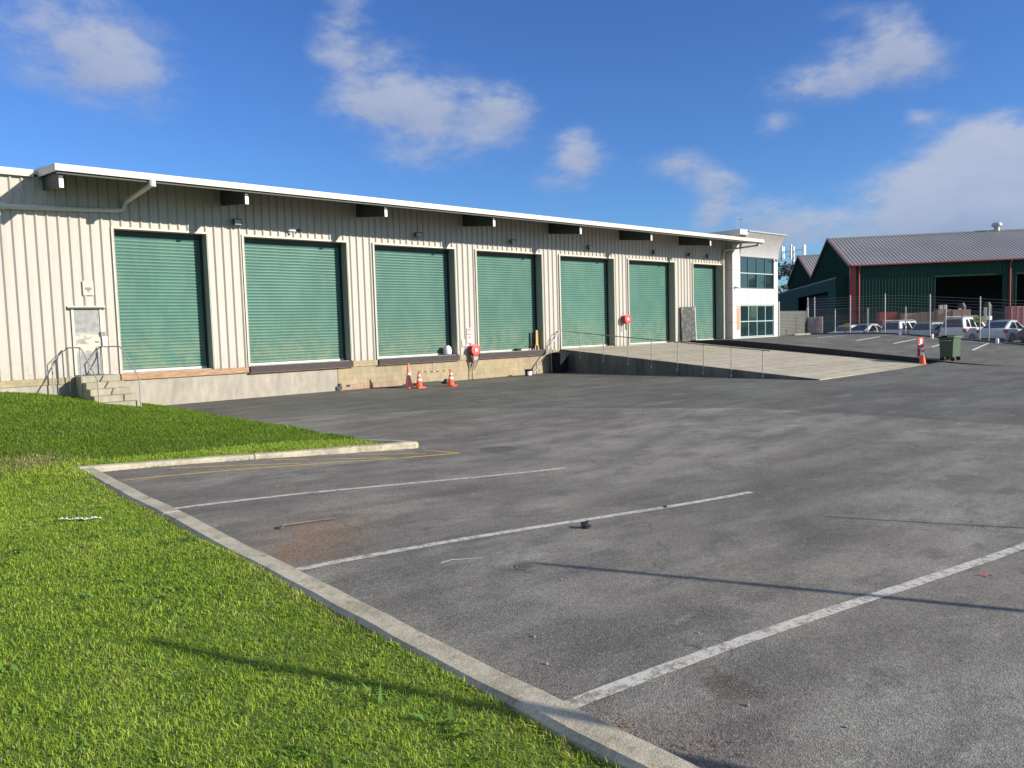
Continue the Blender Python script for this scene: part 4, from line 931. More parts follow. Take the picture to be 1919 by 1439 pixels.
# corrugated fence panel next to the office
t = thing('corrugated_fence', 'grey horizontally corrugated fence panel right of the office', 'fence', (43.8, -.15, 0))
mb = MB(); rows = []
A_, B_ = Vector((41.0, -.42)), Vector((46.25, .15))
for i in range(34*2+1):
    z = .03+1.64*i/68; off = .02*math.sin(2*math.pi*i/4); rows.append([(A_.x, A_.y+off, z), (B_.x, B_.y+off, z)])
mb.grid(rows); mb.build('sheet', M_cfence, t, world=True)
for p, h in ((B_, 1.9), (Vector((41.2, -.40)), 2.3)):
    mb = MB(); mb.box(p.x-.05, p.x+.05, p.y-.06, p.y+.04, -.1, h); mb.build('post', M_galv, t, world=True)
mb = MB(); mb.tube([(42.6, -.75, .06), (45.3, -.5, .05)], .07, 8); tag(mb.build('wheel_stop', M_wood, bevel=0), 'pale timber baulk lying on the asphalt in front of the grey fence', 'timber')

# wire fences
def mesh_material():
    m = bpy.data.materials.new('chain_link'); m.use_nodes = True; N = m.node_tree.nodes; L = m.node_tree.links; b = N['Principled BSDF']
    b.inputs['Base Color'].default_value = (.3, .31, .32, 1); b.inputs['Roughness'].default_value = .5; b.inputs['Metallic'].default_value = .3
    tc = N.new('ShaderNodeTexCoord'); sp = N.new('ShaderNodeSeparateXYZ'); L.new(tc.outputs['Object'], sp.inputs[0])
    def M(op, a, b_=None):
        n = N.new('ShaderNodeMath'); n.operation = op
        for i, v in enumerate((a, b_)):
            if v is None: continue
            if isinstance(v, (int, float)): n.inputs[i].default_value = v
            else: L.new(v, n.inputs[i])
        return n.outputs[0]
    def w(sig):
        f = M('FRACT', M('MULTIPLY', M('ADD', sp.outputs[1], M('MULTIPLY', sp.outputs[2], sig)), 14.)); return M('LESS_THAN', f, .055)
    L.new(M('MAXIMUM', w(1), w(-1)), b.inputs['Alpha'])
    return m
M_mesh = mesh_material()
f1 = thing('wire_fence', 'tall galvanised wire fence between the far car park and the parked cars', 'fence', (45.3, -6, -.2))
ytall = [.15, -.39, -3.09, -5.51, -8.37, -11.25, -14.2, -17.2, -20.4, -23.6]
zf_ = lambda y: z_park(xf(y)-.05, y)
for y in ytall:
    x = xf(y)+.03; z0 = zf_(y)-.1; h = 2.62
    mb = MB(); mb.tube([(x, y, z0), (x, y, z0+.1+h-.3), (x-.02, y, z0+.1+h)], .036, 8); mb.build('post', M_galv, f1, world=True)
mb = MB(); rows = []
for y in frange(-24, .15, 1.0): rows.append([(xf(y)+.06, y, zf_(y)+.03), (xf(y)+.06, y, zf_(y)+1.75)])
mb.grid(rows); mb.build('chain_link', M_mesh, f1, world=True)
for dz in (.04, .9, 1.76, 1.95, 2.12, 2.3, 2.48):
    mb = MB(); mb.tube([(xf(y)+.03, y, zf_(y)+dz) for y in frange(-24, .15, 1.5)], .006, 4); mb.build('wire', M_galv, f1, world=True)
f2 = thing('wire_fence', 'second row of shorter galvanised fence posts just in front of the parked cars', 'fence', (46.8, -6, SZ))
for x, y in [(47.25, -1.39), (46.9, -3.8), (46.51, -6.39), (46.14, -8.9), (45.77, -11.39), (45.4, -14.0), (45.0, -16.8)]:
    top = 1.72; mb = MB(); mb.tube([(x, y, SZ), (x, y, top)], .035, 8); mb.build('post', M_galv, f2, world=True)
mb = MB(); mb.grid([[(46.0+.148*(y+10)+.55, y, SZ), (46.0+.148*(y+10)+.55, y, 1.35)] for y in (-18, -9, 0.3)]); mb.build('chain_link', M_mesh, f2, world=True)
t = thing('board_sign', 'dirty white board with faded red lettering leaning on the fence', 'sign', (46.3, -.3, .02), R(-84))
mb = MB(); mb.box(-.62, .62, -.02, .02, .05, 1.22); mb.build('panel', M_dirtysign, t)
mb = MB(); mb.box(-.5, .5, -.027, -.021, .62, .70); mb.box(-.5, .2, -.027, -.021, .48, .54); mb.lathe([(.13, -.026), (.18, -.026), (.18, -.022), (.13, -.022)], (.3, 0, .98), 18, 'y'); mb.build('lettering', M_redfade, t)
# kerb edge of the car park under the fence + wall down to the cars' yard
mb = MB(); rows = []
for y in frange(-40, 12, 1.0):
    x = xf(y); z = z_park(x-.01, y); rows.append([(x-.18, y, z-.05), (x-.18, y, z+.08), (x+.1, y, z+.08), (x+.1, y, -1.0)])
mb.grid(rows); tag(mb.build('edge_kerb', mat('dark_edge_kerb', (.12, .115, .105), .9, var=.3)), 'dark low kerb along the foot of the wire fence', 'kerb')
for k, (x, y, lb) in enumerate([(44.3, -6.9, 'left short white bollard at the car park kerb'), (43.9, -8.9, 'middle short white bollard at the car park kerb'), (44.1, -12.3, 'right short white bollard at the car park kerb')]):
    t = thing('bollard', lb, 'bollard', (x, y, z_park(x, y)), 0, 'short white bollards by the car park kerb'); mb = MB(); mb.lathe([(.09, 0), (.09, .22), (.06, .27), (0, .28)], n=12); mb.build('post', M_white, t, smooth=True)
t = thing('warning_sign', 'small yellow sign wired to a fence post in front of the white car', 'sign', (44.85, -11.1, .62)); mb = MB(); mb.box(-.02, .0, -.25, .28, .0, .32); mb.build('panel', mat('yellow_sign', (.65, .58, .08), .5), t); mb = MB(); mb.box(-.026, -.021, -.12, .14, .1, .2); mb.build('printing', M_ink, t)
t = thing('warning_sign', 'small yellow sign on the fence near the red corner of the shed', 'sign', (45.7, -2.95, .45)); mb = MB(); mb.box(-.02, .0, -.14, .2, .0, .28); mb.build('panel', mat('ochre_sign', (.55, .42, .12), .5), t)

# ---------------------------------------------------------------- cars
def car(label, rear, rz, L, W, H, style, body, light=(.5, .03, .03), group='cars parked behind the wire fence'):
    fx, fy = math.cos(rz), math.sin(rz)
    t = thing('parked_car', label, 'car', (rear[0]+fx*L/2, rear[1]+fy*L/2, SZ), rz, group)
    hw = W/2; x = lambda u: -L/2+u*L
    belt = {'suv': [(0, .50), (.015, .60), (.5, .60), (.72, .58), (.76, .56), (.95, .50), (1, .42)], 'hatch': [(0, .50), (.03, .62), (.5, .62), (.74, .58), (.92, .50), (1, .40)],
            'sedan': [(0, .52), (.02, .64), (.16, .66), (.5, .63), (.74, .60), (.94, .50), (1, .42)], 'fast': [(0, .56), (.02, .66), (.5, .62), (.78, .57), (.94, .48), (1, .40)]}[style]
    cab = {'suv': (.015, .06, .56, .74), 'hatch': (.03, .16, .52, .76), 'sedan': (.15, .28, .56, .76), 'fast': (.03, .30, .50, .80)}[style]
    def bz(u):
        for (a, za), (b, zb) in zip(belt, belt[1:]):
            if a <= u <= b: return H*(za+(zb-za)*(u-a)/(b-a))
        return H*belt[-1][1]
    us = sorted(set([0, .015, .03, .06, .1, .2, .3, .5, .7, .74, .8, .88, .95, .985, 1])); rows = []
    for u in us:
        w = hw*(1-.14*max(0, (u-.86)/.14)**2-.10*max(0, (.06-u)/.06)**2); zb_ = .20 if .03 < u < .97 else .28; zt = bz(u)
        rows.append([(x(u), s*w*k, z) for s, k, z in ((-1, .93, zb_), (-1, .99, zb_+.14), (-1, 1, .5*(zb_+zt)+.05), (-1, .965, zt-.05), (-1, .87, zt), (0, 0, zt+.03), (1, .87, zt), (1, .965, zt-.05), (1, 1, .5*(zb_+zt)+.05), (1, .99, zb_+.14), (1, .93, zb_))])
    mb = MB(); mb.grid(rows); m = 11; n0 = 0
    mb.f += [tuple(range(m)), tuple((len(rows)-1)*m+k for k in range(m-1, -1, -1))]
    bo = mb.build('body', body, t, smooth=True)
    rb, rt, ft, fb = cab; zt = H-.03
    B = [(x(rb), hw*.84, bz(rb)-.02), (x(fb), hw*.84, bz(fb)-.02)]; T = [(x(rt), hw*.66, zt), (x(ft), hw*.66, zt)]
    c8 = [Vector(p) for p in ((B[0][0], -B[0][1], B[0][2]), (B[1][0], -B[1][1], B[1][2]), (B[1][0], B[1][1], B[1][2]), (B[0][0], B[0][1], B[0][2]), (T[0][0], -T[0][1], T[0][2]), (T[1][0], -T[1][1], T[1][2]), (T[1][0], T[1][1], T[1][2]), (T[0][0], T[0][1], T[0][2]))]
    mb = MB(); mb.add(c8, [(0, 3, 2, 1), (4, 5, 6, 7), (0, 1, 5, 4), (1, 2, 6, 5), (2, 3, 7, 6), (3, 0, 4, 7)]); mb.build('cabin', body, t, bevel=.04)
    def pane(a, b, c, d, u0, u1, v0, v1, nm):
        f = lambda u, v: (a*(1-u)+b*u)*(1-v)+(d*(1-u)+c*u)*v
        q = [f(u0, v0), f(u1, v0), f(u1-(.04 if u1 < .99 else 0), v1), f(u0+.02, v1)]; nn = (q[1]-q[0]).cross(q[3]-q[0]).normalized()
        cen = (q[0]+q[2])/2; nn = nn if nn.dot(cen-Vector((0, 0, H*.6))) > 0 else -nn
        mb = MB(); mb.add([p+nn*.012 for p in q]+[p-nn*.01 for p in q], [(0, 1, 2, 3), (7, 6, 5, 4), (0, 4, 5, 1), (1, 5, 6, 2), (2, 6, 7, 3), (3, 7, 4, 0)]); mb.build(nm, M_carglass, t)
    pane(c8[3], c8[0], c8[4], c8[7], .06, .94, .12, .88, 'rear_window'); pane(c8[1], c8[2], c8[6], c8[5], .05, .95, .08, .92, 'windscreen')
    for a_, b_, c_, d_ in ((c8[0], c8[1], c8[5], c8[4]), (c8[3], c8[2], c8[6], c8[7])):
        pane(a_, b_, c_, d_, .12, .29, .14, .84, 'side_window') if style == 'suv' else None
        pane(a_, b_, c_, d_, .32 if style == 'suv' else .16, .54, .10, .86, 'side_window'); pane(a_, b_, c_, d_, .57, .90, .10, .86, 'side_window')
    mb = MB(); mb.grid([[(T[0][0]-.03+(T[1][0]-T[0][0]+.06)*i/6, -hw*.68+hw*1.36*j/6, zt+.015+.045*math.sin(math.pi*i/6*.9+.15)*math.sin(math.pi*j/6)) for j in range(7)] for i in range(7)]); rf = mb.build('roof', body, t, solid=.035, smooth=True)
    if style in ('suv',):
        for s in (-1, 1):
            mb = MB(); mb.tube([(T[0][0]+.1, s*hw*.6, zt+.04), (T[0][0]+.2, s*hw*.6, zt+.1), (T[1][0]-.2, s*hw*.6, zt+.1), (T[1][0]-.1, s*hw*.6, zt+.04)], .018, 6); mb.build('roof_rail', M_galv, rf)
    for u in (.19, .81):
        for s in (-1, 1):
            mb = MB(); mb.lathe([(0, -.1), (.29, -.1), (.325, -.08), (.325, .08), (.29, .1), (0, .1)], (x(u), s*(hw-.10), .325), 20, 'y'); wh_ = mb.build('wheel', M_tyre, t)
            mb = MB(); mb.lathe([(0, -.012), (.2, -.012), (.21, 0), (.2, .012), (0, .012)], (x(u), s*(hw+.004), .325), 16, 'y'); mb.build('rim', M_rim, wh_)
            mb = MB(); mb.tube([(x(u)+.37*math.cos(a), s*(hw-.012), .33+.36*math.sin(a)) for a in [math.pi*i/10 for i in range(11)]], .035, 6); mb.build('wheel_arch', M_black, t)
    for s in (-1, 1):
        zl = bz(.02)
        mb = MB(); mb.box(x(0)-.015, x(.05), s*hw*.90-.10, s*hw*.90+.08, zl-.28, zl-.04); mb.build('tail_light', paint('tail_light_%.2f' % light[1], light), t, bevel=.02)
        mb = MB(); mb.box(x(.93), x(.992), s*hw*.66-.16, s*hw*.66+.16, bz(.97)-.2, bz(.97)-.05); mb.build('headlight', M_white, t, bevel=.02)
        mb = MB(); mb.box(x(.66), x(.66)+.12, s*(hw+.08)-.09, s*(hw+.08)+.09, bz(.66)+.0, bz(.66)+.14); mb.build('mirror', body, t, bevel=.02)
    mb = MB(); mb.box(x(0)-.02, x(0)+.1, -hw*.86, hw*.86, .27, .40); mb.build('bumper', M_black, t, bevel=.03)
    mb = MB(); mb.box(x(0)-.022, x(0)-.004, -.26, .26, .55 if style != 'sedan' else .6, .68); mb.build('number_plate', M_white, t)
    mb = MB(); mb.box(x(0)+.0, x(.99), -hw*.8, hw*.8, .18, .3); mb.build('underbody', M_black, t)
    return t
P_white = paint('car_white', (.72, .73, .74)); P_silver = paint('car_silver', (.50, .52, .54)); P_green = paint('car_pale_green', (.42, .52, .52)); P_dark = paint('car_charcoal', (.03, .035, .045)); P_sw = paint('car_silver_white', (.62, .64, .66))
AN = R(-7)
car('small white sedan at the left end of the row behind the fence', (52.3, .9), AN, 4.4, 1.7, 1.38, 'sedan', P_white)
car('silver hatchback second from the left in the row behind the fence', (51.75, -.75), AN, 4.5, 1.72, 1.45, 'fast', P_silver)
car('silver and pink-lit station wagon parked behind the second tall fence post', (51.4, -3.45), AN, 4.5, 1.75, 1.62, 'suv', P_sw, (.75, .35, .33))
car('pale green hatchback between the silver wagon and the white van', (51.1, -5.55), AN, 4.2, 1.72, 1.48, 'hatch', P_green)
car('tall white wagon with roof rails parked behind the green bin', (50.7, -7.75), AN, 4.8, 1.82, 1.78, 'suv', P_white)
car('rounded silver fastback behind the yellow fence sign', (50.4, -10.2), AN, 4.5, 1.78, 1.5, 'fast', P_sw)
car('dark car cut off by the right edge of the photo', (50.1, -12.6), AN, 4.4, 1.75, 1.45, 'hatch', P_dark)

# ---------------------------------------------------------------- tree and mast behind the shed
def tree(loc, h, r, label):
    t = thing('tree', label, 'tree', loc); mb = MB(); mb.tube([(0, 0, 0), (.1, .1, h*.35), (-.1, 0, h*.6)], .35, 10, .18)
    for k in range(7):
        a = k*.9; mb.tube([(0, 0, h*(.3+.04*k)), (r*.35*math.cos(a), r*.35*math.sin(a), h*(.5+.04*k)), (r*.7*math.cos(a), r*.7*math.sin(a), h*(.62+.03*k))], .12, 6, .03)
    mb.build('trunk', M_bark, t, smooth=True)
    rng = np.random.default_rng(4); V = []; F = []
    for c in range(60):
        a = rng.uniform(0, 2*math.pi); rr = r*rng.uniform(.1, .85)**.6; zc = h*rng.uniform(.42, .93); k = 1-max(0, (zc/h-.7)/.3)**2*.6; cc = np.array([rr*k*math.cos(a), rr*k*math.sin(a), zc]); cs = rng.uniform(.5, 1.15)
        for q in range(70):
            p = cc+rng.normal(0, cs*.5, 3)*np.array([1, 1, .7]); d1 = rng.normal(0, 1, 3); d1 /= np.linalg.norm(d1); d2 = np.cross(d1, rng.normal(0, 1, 3)); d2 /= np.linalg.norm(d2); s = rng.uniform(.12, .26)
            n = len(V); V += [tuple(p-d1*s), tuple(p+d2*s*.5), tuple(p+d1*s), tuple(p-d2*s*.5)]; F.append((n, n+1, n+2, n+3))
    mb = MB(); mb.add(V, F); mb.smooth = True; mb.build('crown', M_leafdark, t)
tree((98.3, 29.2, -1.7), 11.4, 4.6, 'dark leafy tree between the office and the green shed')
t = thing('phone_mast', 'cellular phone mast with white panel antennas above the dark tree', 'mast', (118.0, 38.9, -1.7)); mb = MB(); mb.tube([(0, 0, 0), (0, 0, 15.2)], .3, 10, .18)
mb.build('pole', M_galv, t)
for a in range(3):
    an = a*2.094+.9; c, s = math.cos(an), math.sin(an)
    mb = MB(); mb.tube([(0, 0, 14.6), (c*1.7, s*1.7, 14.6)], .06, 6); mb.tube([(0, 0, 13.6), (c*1.7, s*1.7, 13.6)], .06, 6); mb.tube([(c*1.7-s*1.0, s*1.7+c*1.0, 14.4), (c*1.7+s*1.0, s*1.7-c*1.0, 14.4)], .05, 6); mb.build('bracket', M_galv, t)
    for q in (-1, 1):
        px, py = c*1.8-s*.9*q, s*1.8+c*.9*q; mb = MB(); mb.box(px-.17, px+.17, py-.12, py+.12, 12.9, 15.4); mb.build('panel_antenna', M_white, t, bevel=.04)
mb = MB(); mb.lathe([(0, -.1), (.45, -.1), (.45, .12), (0, .2)], (-.5, -.5, 12.1), 16, 'y'); mb.build('dish', M_galv, t)

# ---------------------------------------------------------------- small things on the asphalt
def stickmesh(pts, r0, r1, name, label, m=M_stick, cat='stick'):
    mb = MB(); mb.tube(pts, r0, 6, r1); return tag(mb.build(name, m, smooth=True), label, cat)
zg = z_yard
stickmesh([(-2.44, -18.75, zg(-2.4, -18.7)+.02), (-2.40, -18.68, zg(-2.4, -18.7)+.03), (-2.25, -18.66, zg(-2.2, -18.7)+.02), (-2.1, -18.70, zg(-2.1, -18.7)+.022), (-1.95, -18.71, zg(-1.9, -18.7)+.018), (-1.82, -18.76, zg(-1.8, -18.7)+.02)], .013, .008, 'stick', 'long crooked dry stick lying by the rusty stain')
stickmesh([(-1.97, -20.85, zg(-1.9, -20.8)+.006), (-1.85, -20.86, zg(-1.9, -20.8)+.008), (-1.72, -20.93, zg(-1.7, -20.9)+.006), (-1.6, -21.0, zg(-1.6, -21)+.006)], .004, .003, 'twig', 'pale thin twig on the near side of the middle bay line', mat('pale_twig', (.36, .33, .29), .9), 'twig')
stickmesh([(-1.93, -23.38, zg(-1.9, -23.4)+.01), (-1.88, -23.42, zg(-1.9, -23.4)+.012), (-1.9, -23.47, zg(-1.9, -23.4)+.006)], .004, .003, 'twig', 'small dark forked twig beside the nearest bay line', M_stick, 'twig')
rng = random.Random(3)
def lump(loc, s, name, label, m, cat, fl=.6, group=None):
    bm = bmesh.new(); bmesh.ops.create_icosphere(bm, subdivisions=2, radius=s)
    for v in bm.verts:
        v.co *= rng.uniform(.65, 1.25); v.co.z = v.co.z*fl+s*fl*.75
    me = bpy.data.meshes.new(name); bm.to_mesh(me); bm.free(); me.materials.append(m); o = bpy.data.objects.new(name, me); COL.objects.link(o); o.location = loc; o.rotation_euler = (0, 0, rng.uniform(0, 6)); return tag(o, label, cat, group)
lump((-.09, -20.83, zg(-.09, -20.83)), .055, 'rubbish', 'crumpled black lump of rubbish just below the middle bay line', M_black, 'rubbish', .8)
lump((1.39, -20.74, zg(1.39, -20.74)), .025, 'rubbish', 'tiny black scrap lying on the middle bay line', M_black, 'rubbish', .6)
for k, (x, y, s, lb) in enumerate([(-3.42+.9, -22.6, .016, 'pale pebble near the kerb below the middle bay line'), (-1.55, -21.9, .014, 'pale pebble between the middle and nearest bay lines'), (.2, -18.6, .02, 'white pebble on the dark stain above the middle bay line'), (-1.7, -23.3, .014, 'pale pebble just above the nearest bay line'), (-2.35, -24.05, .016, 'small stone below the nearest bay line'), (.9, -24.6, .014, 'small stone at the lower right edge'), (-1.4, -19.6, .014, 'pale pebble between stick and middle bay line'), (1.6, -23.2, .014, 'pale pebble far along the nearest bay'), (-.9, -15.9, .02, 'stone beside the yellow hatched bay'), (-2.0, -13.95, .03, 'dark stone on the yellow diagonal'), (-2.75, -22.95, .016, 'pale chip close to the kerb'), (-2.2, -24.5, .013, 'pale chip by the lower kerb edge')]):
    lump((x, y, zg(x, y)), s*.7, 'stone', lb, M_stone if k != 9 else M_iron, 'stone', .7, 'stones scattered on the asphalt')
mb = MB(); mb.grid([[(1.12+.02*math.sin(i*.7)+.012*j, -24.12-.02*i, zg(1.1, -24.1)+.006+.008*abs(i-2)) for j in range(3)] for i in range(5)]); tag(mb.build('leaf', mat('red_leaf', (.5, .06, .08), .6), solid=.002), 'single bright red leaf beyond the nearest bay line', 'leaf')
for (x, y, r, lb) in [(3.23, -15.7, .33, 'round iron cover on the asphalt beyond the hatched bay'), (-1.5, -21.44, .07, 'small round iron cap near the tip of the long post shadow')]:
    t = thing('manhole_cover', lb, 'manhole cover', (x, y, zg(x, y)+.002)); mb = MB(); mb.lathe([(0, 0), (r, 0), (r, .006), (r*.9, .008), (0, .008)], n=28); mb.build('lid', M_iron, t)
    mb = MB(); mb.lathe([(r+.002, 0), (r+.03, 0), (r+.03, .005), (r+.002, .005)], n=28); mb.build('ring', mat('concrete_ring', (.13, .125, .11), .9), t)
for (x0, x1, y0, y1, lb) in [(9.0, 9.55, -8.25, -7.95, 'small dark drain lid on the asphalt in front of the second roller door'), (11.3, 12.3, -9.3, -9.0, 'long dark drain lid on the asphalt in front of the ramp')]:
    t = thing('drain_grate', lb, 'drain lid', ((x0+x1)/2, (y0+y1)/2, -1.148)); mb = MB(); mb.box(x0, x1, y0, y1, -1.149, -1.138); mb.build('lid', M_iron, t, world=True); mb = MB(); mb.box(x0-.03, x0-.003, y0-.03, y1+.03, -1.149, -1.14); mb.box(x1+.003, x1+.03, y0-.03, y1+.03, -1.149, -1.14); mb.build('frame', M_galv, t, world=True)
# plastic strip on the lawn
mb = MB(); n = 26; rows = []
for i in range(n+1):
    u = i/n; x = -4.09+.34*u; y = -16.93-.26*u+.012*math.sin(u*9)+.008*math.sin(u*31); z = z_grass(x, y)+.035+.006*math.sin(u*17)+.004*math.sin(u*41)
    w = .018+.03*max(0, math.sin(u*3.1+.2))*(1 if u > .4 else .4); rows.append([(x-.0, y-w, z), (x, y, z+.006*(i%3)), (x+.004, y+w, z-.004)])
mb.grid(rows); tag(mb.build('plastic_strip', M_plaslit, solid=.002), 'crumpled strip of white plastic film lying on the near lawn', 'litter')

# posts beside the camera whose shadows fall across the bays
for (tip, h, r, lb, cross) in [((-1.60, -21.0), 3.45, .05, 'slim steel post whose shadow crosses the nearest bay line', 0), ((-4.62, -20.62), 3.4, .055, 'thick leaning steel post whose shadow lies across the lawn and kerb', 1), ((2.3, -22.2), 3.2, .03, 'thin steel post whose shadow lies beyond the nearest bay line', 0)]:
    Ls = h/math.tan(R(SUN_EL)); bx, by = tip[0]+Ls*sx, tip[1]+Ls*sy_
    lx_, ly_ = 0, 0
    if cross:
        lx_, ly_ = (sx-.415)*Ls, (sy_+.91)*Ls; bx -= lx_; by -= ly_
    t = thing('steel_post', lb, 'post', (bx, by, z_yard(bx, by)), group='steel posts beside the bays'); mb = MB(); mb.tube([(0, 0, 0), (lx_, ly_, h)], r, 10, r*.75); mb.build('pole', M_galv, t, smooth=True); mb = MB(); mb.box(-.12, .12, -.12, .12, 0, .015); mb.build('base_plate', M_galv, t)

# ---------------------------------------------------------------- leaf litter and grass (uncountable)
def leaf_litter():
    rg = np.random.default_rng(11); V = []; F = []
    def put(x, y, zf, s):
        a = rg.uniform(0, 6.28); d = np.array([math.cos(a), math.sin(a), rg.uniform(-.35, .35)]); e = np.array([-math.sin(a), math.cos(a), rg.uniform(-.35, .35)]); p = np.array([x, y, zf(x, y)+.006+rg.uniform(0, .012)]); n = len(V)
        V.extend([tuple(p-d*s), tuple(p+e*s*.45), tuple(p+d*s), tuple(p-e*s*.45)]); F.append((n, n+1, n+2, n+3))
    for k in range(420):
        y = rg.uniform(-25.5, -13.6); x = kx(y)+.02+abs(rg.normal(0, .05)); put(x, y, z_yard, rg.uniform(.004, .010))
    for cy_, cx_, sp, n in [(-23.72, -2.98, .07, 160), (-24.1, -2.92, .10, 200), (-22.95, -3.07, .05, 60), (-13.75, -2.75, .16, 220), (-13.75, -2.3, .2, 120)]:
        for k in range(n): put(max(kx(cy_)+.01, cx_+rg.normal(0, sp)), cy_+rg.normal(0, sp*.9), z_yard, rg.uniform(.004, .011))
    for k in range(260):
        x = rg.uniform(-2.6, 2.2); y = ky2(x)-.02-abs(rg.normal(0, .06)); put(x, y, z_yard, rg.uniform(.008, .018))
    for k in range(260):
        x = rg.uniform(-2.9, 9); y = rg.uniform(-25, -14.5); put(x, y, z_yard, rg.uniform(.003, .007))
    mb = MB(); mb.add(V, F); mb.smooth = True; o = mb.build('leaf_litter', M_leaflit); o['kind'] = 'stuff'; tag(o, 'dry brown leaf litter gathered along the kerbs', 'leaf litter')
leaf_litter()

def grass_material():
    m = bpy.data.materials.new('grass_blades'); m.use_nodes = True; N = m.node_tree.nodes; L = m.node_tree.links; b = N['Principled BSDF']
    at = N.new('ShaderNodeAttribute'); at.attribute_name = 'tint'; L.new(at.outputs['Color'], b.inputs['Base Color']); b.inputs['Roughness'].default_value = .55; b.inputs['Specular IOR Level'].default_value = .3
    tr = N.new('ShaderNodeBsdfTranslucent'); L.new(at.outputs['Color'], tr.inputs['Color']); mx = N.new('ShaderNodeMixShader'); mx.inputs[0].default_value = .45
    L.new(b.outputs[0], mx.inputs[1]); L.new(tr.outputs[0], mx.inputs[2]); L.new(mx.outputs[0], N['Material Output'].inputs['Surface']); return m
M_grass = grass_material()
def vnoise(x, y, s, seed=0):
    xi = np.floor(x*s).astype(int); yi = np.floor(y*s).astype(int); fx = x*s-xi; fy = y*s-yi; fx = fx*fx*(3-2*fx); fy = fy*fy*(3-2*fy)
    def h(a, b): 
        n = (a*374761393+b*668265263+seed*1442695041) & 0x7fffffff; n = ((n ^ (n >> 13))*1274126177) & 0x7fffffff; return (n & 0xffff)/65535.
    return (h(xi, yi)*(1-fx)+h(xi+1, yi)*fx)*(1-fy)+(h(xi, yi+1)*(1-fx)+h(xi+1, yi+1)*fx)*fy
def grass():
    rg = np.random.default_rng(5); C = np.array([-5.82, -26.13])
    PX = []; PY = []; Hh = []; Wd = []; Kd = []
    def area(x0, x1, y0, y1, dens, h, w, cond):
        n = int((x1-x0)*(y1-y0)*dens); x = rg.uniform(x0, x1, n); y = rg.uniform(y0, y1, n); k = cond(x, y); x = x[k]; y = y[k]
        PX.append(x); PY.append(y); Hh.append(np.full(len(x), h)); Wd.append(np.full(len(x), w)); Kd.append(np.zeros(len(x)))
    near = lambda x, y: (x < -3.14+(y+24)*.0185-.225) & (x > -7.2+(y+24)*.16)
    area(-7.8, -3.2, -25.4, -21.0, 11500, .036, .0048, near)
    area(-7.2, -3.0, -21.0, -17.0, 8500, .038, .0060, near)
    area(-6.5, -3.0, -17.0, -13.6, 5500, .040, .0080, near)
    md = lambda x, y: (x > -3.14) & (y > -13.35-.205*(x+2.9)+.21) & (x < 2.14+.03*np.sin(y*3)) | (x <= -3.1)
    area(-5.6, 2.2, -14.4, -10.2, 2500, .060, .010, md)
    area(-5.0, 2.2, -10.2, -5.5, 1500, .065, .013, md)
    area(-4.5, 2.2, -5.5, -.06, 950, .07, .018, lambda x, y: (x < 2.14) & ~((x > -.22) & (x < .9) & (y > -2.9)))
    area(-14, -5.2, -25.4, -13.6, 1300, .045, .012, lambda x, y: x <= np.maximum(-7.2+(y+24)*.16, -7.8+(y > -21)*.6+(y > -17)*.7))
    area(-13, -4.4, -14.4, -.06, 750, .07, .018, lambda x, y: x < np.where(y < -10.2, -5.6, np.where(y < -5.5, -5.0, -4.5)))
    # ragged tufts hanging over the kerb edge
    n = 5000; y = rg.uniform(-25.3, -13.5, n); x = -3.14+(y+24)*.0185-.215-np.abs(rg.normal(0, .03, n)); PX.append(x); PY.append(y); Hh.append(np.full(n, .045)); Wd.append(np.full(n, .006)); Kd.append(np.full(n, 1.))
    # broad-leaved weeds in rosettes
    nr = 420; cx = rg.uniform(-6.5, -3.4, nr); cy = rg.uniform(-25, -15, nr); big = rg.uniform(0, 1, nr) < .12
    for a, b, g_ in zip(cx, cy, big):
        if a > -3.14+(b+24)*.0185-.3: continue
        m = rg.integers(6, 13); r = .02 if not g_ else .045; PX.append(a+rg.normal(0, r, m)); PY.append(b+rg.normal(0, r, m)); Hh.append(np.full(m, .05 if not g_ else .095)); Wd.append(np.full(m, .016 if not g_ else .024)); Kd.append(np.full(m, 2.))
    x = np.concatenate(PX); y = np.concatenate(PY); h = np.concatenate(Hh); w = np.concatenate(Wd); kd = np.concatenate(Kd); n = len(x)
    patch = .55*vnoise(x, y, 1.3, 3)+.45*vnoise(x, y, 4.5, 5); fine = vnoise(x, y, 16, 9)
    h = h*rg.uniform(.55, 1.35, n)*(.75+.5*fine); w = w*rg.uniform(.7, 1.4, n)
    z = np.array([z_grass(a, b) for a, b in zip(x, y)])-.008
    an = rg.uniform(0, 2*math.pi, n); lean = np.abs(rg.normal(.75, .45, n)); lean[kd == 2] = rg.uniform(.7, 1.3, (kd == 2).sum())
    da = np.arctan2(np.sin(an), np.cos(an)); dx, dy = np.cos(da), np.sin(da); ox, oy = -np.sin(an+rg.normal(0, .5, n)), np.cos(an+rg.normal(0, .5, n))
    V = np.zeros((n, 5, 3))
    for i, (t, ww) in enumerate(((0, .5), (0, -.5), (.55, .42), (.55, -.42), (1., 0))):
        hx = h*lean*t*t*1.1; V[:, i, 0] = x+dx*hx+ox*w*ww; V[:, i, 1] = y+dy*hx+oy*w*ww; V[:, i, 2] = z+h*t*np.clip(1.05-lean*t*.45, .2, 1)
    base = np.arange(n)*5
    loops = np.stack([base, base+1, base+3, base, base+3, base+2, base+2, base+3, base+4], 1).reshape(-1).astype(np.int32)
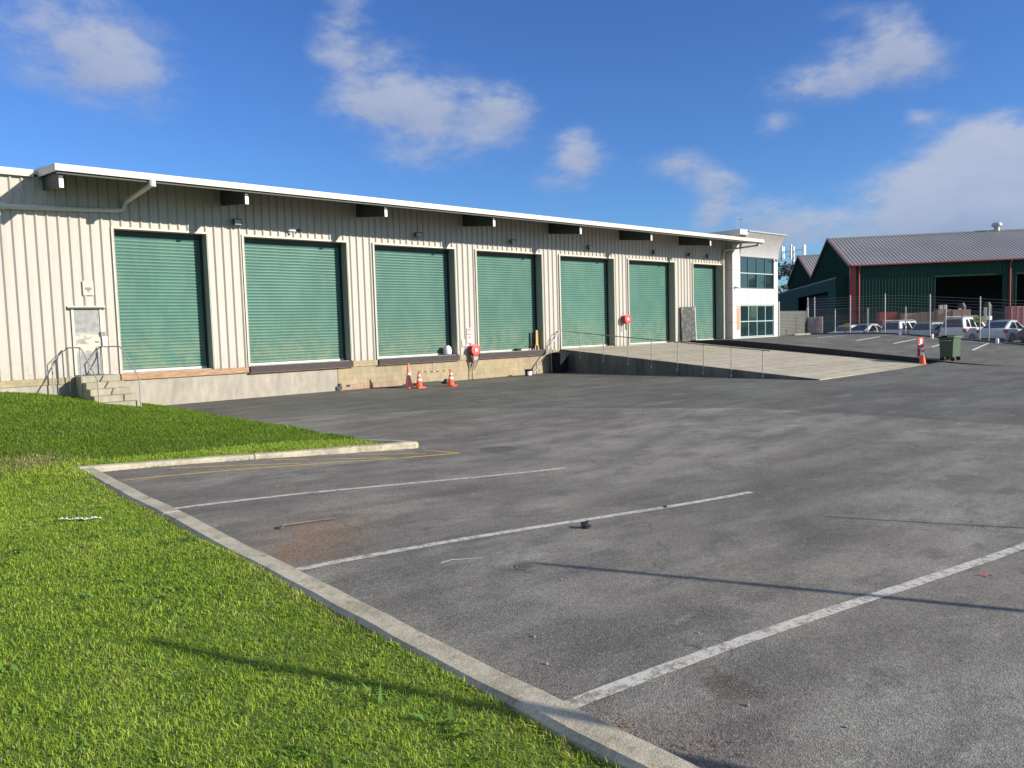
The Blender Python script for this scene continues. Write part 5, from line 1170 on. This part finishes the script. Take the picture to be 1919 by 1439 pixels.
    me = bpy.data.meshes.new('grass'); me.vertices.add(n*5); me.vertices.foreach_set('co', V.reshape(-1)); me.loops.add(len(loops)); me.loops.foreach_set('vertex_index', loops)
    me.polygons.add(n*3); me.polygons.foreach_set('loop_start', np.arange(n*3, dtype=np.int32)*3); me.polygons.foreach_set('loop_total', np.full(n*3, 3, np.int32)); me.update(calc_edges=True)
    lush = np.array([.31, .44, .045]); yel = np.array([.45, .57, .08]); dk = np.array([.15, .26, .035]); straw = np.array([.50, .42, .20])
    r = rg.uniform(0, 1, n); c = lush[None]*np.ones((n, 1)); f = np.clip((patch-.40)*2.2+rg.normal(0, .25, n), 0, 1)[:, None]; c = c*(1-f)+yel*f
    f = np.clip((.45-fine)*1.6+rg.normal(0, .2, n), 0, .8)[:, None]; c = c*(1-f)+dk*f
    edge = np.exp(-np.clip((-3.14+(y+24)*.0185-.22)-x, 0, 9)/.22)*(y < -13.4); dry = np.clip(vnoise(x, y, 2.1, 21)*2.4-1.55, 0, 1)*.5
    # dry straw patch at the crease of the mound
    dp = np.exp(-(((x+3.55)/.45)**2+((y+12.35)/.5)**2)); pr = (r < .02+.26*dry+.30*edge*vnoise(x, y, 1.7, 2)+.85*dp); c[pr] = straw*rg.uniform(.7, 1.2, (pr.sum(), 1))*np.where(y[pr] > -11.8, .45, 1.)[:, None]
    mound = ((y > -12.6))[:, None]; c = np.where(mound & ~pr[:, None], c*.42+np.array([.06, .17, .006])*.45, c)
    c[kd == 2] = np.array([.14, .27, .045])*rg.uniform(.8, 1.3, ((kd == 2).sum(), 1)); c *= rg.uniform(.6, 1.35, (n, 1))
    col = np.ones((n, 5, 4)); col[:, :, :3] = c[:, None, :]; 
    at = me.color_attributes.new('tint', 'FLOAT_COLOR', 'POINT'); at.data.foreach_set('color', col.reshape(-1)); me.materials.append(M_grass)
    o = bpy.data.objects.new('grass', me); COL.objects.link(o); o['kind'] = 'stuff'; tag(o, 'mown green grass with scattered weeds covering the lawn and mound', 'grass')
    print('blades', n)
grass()
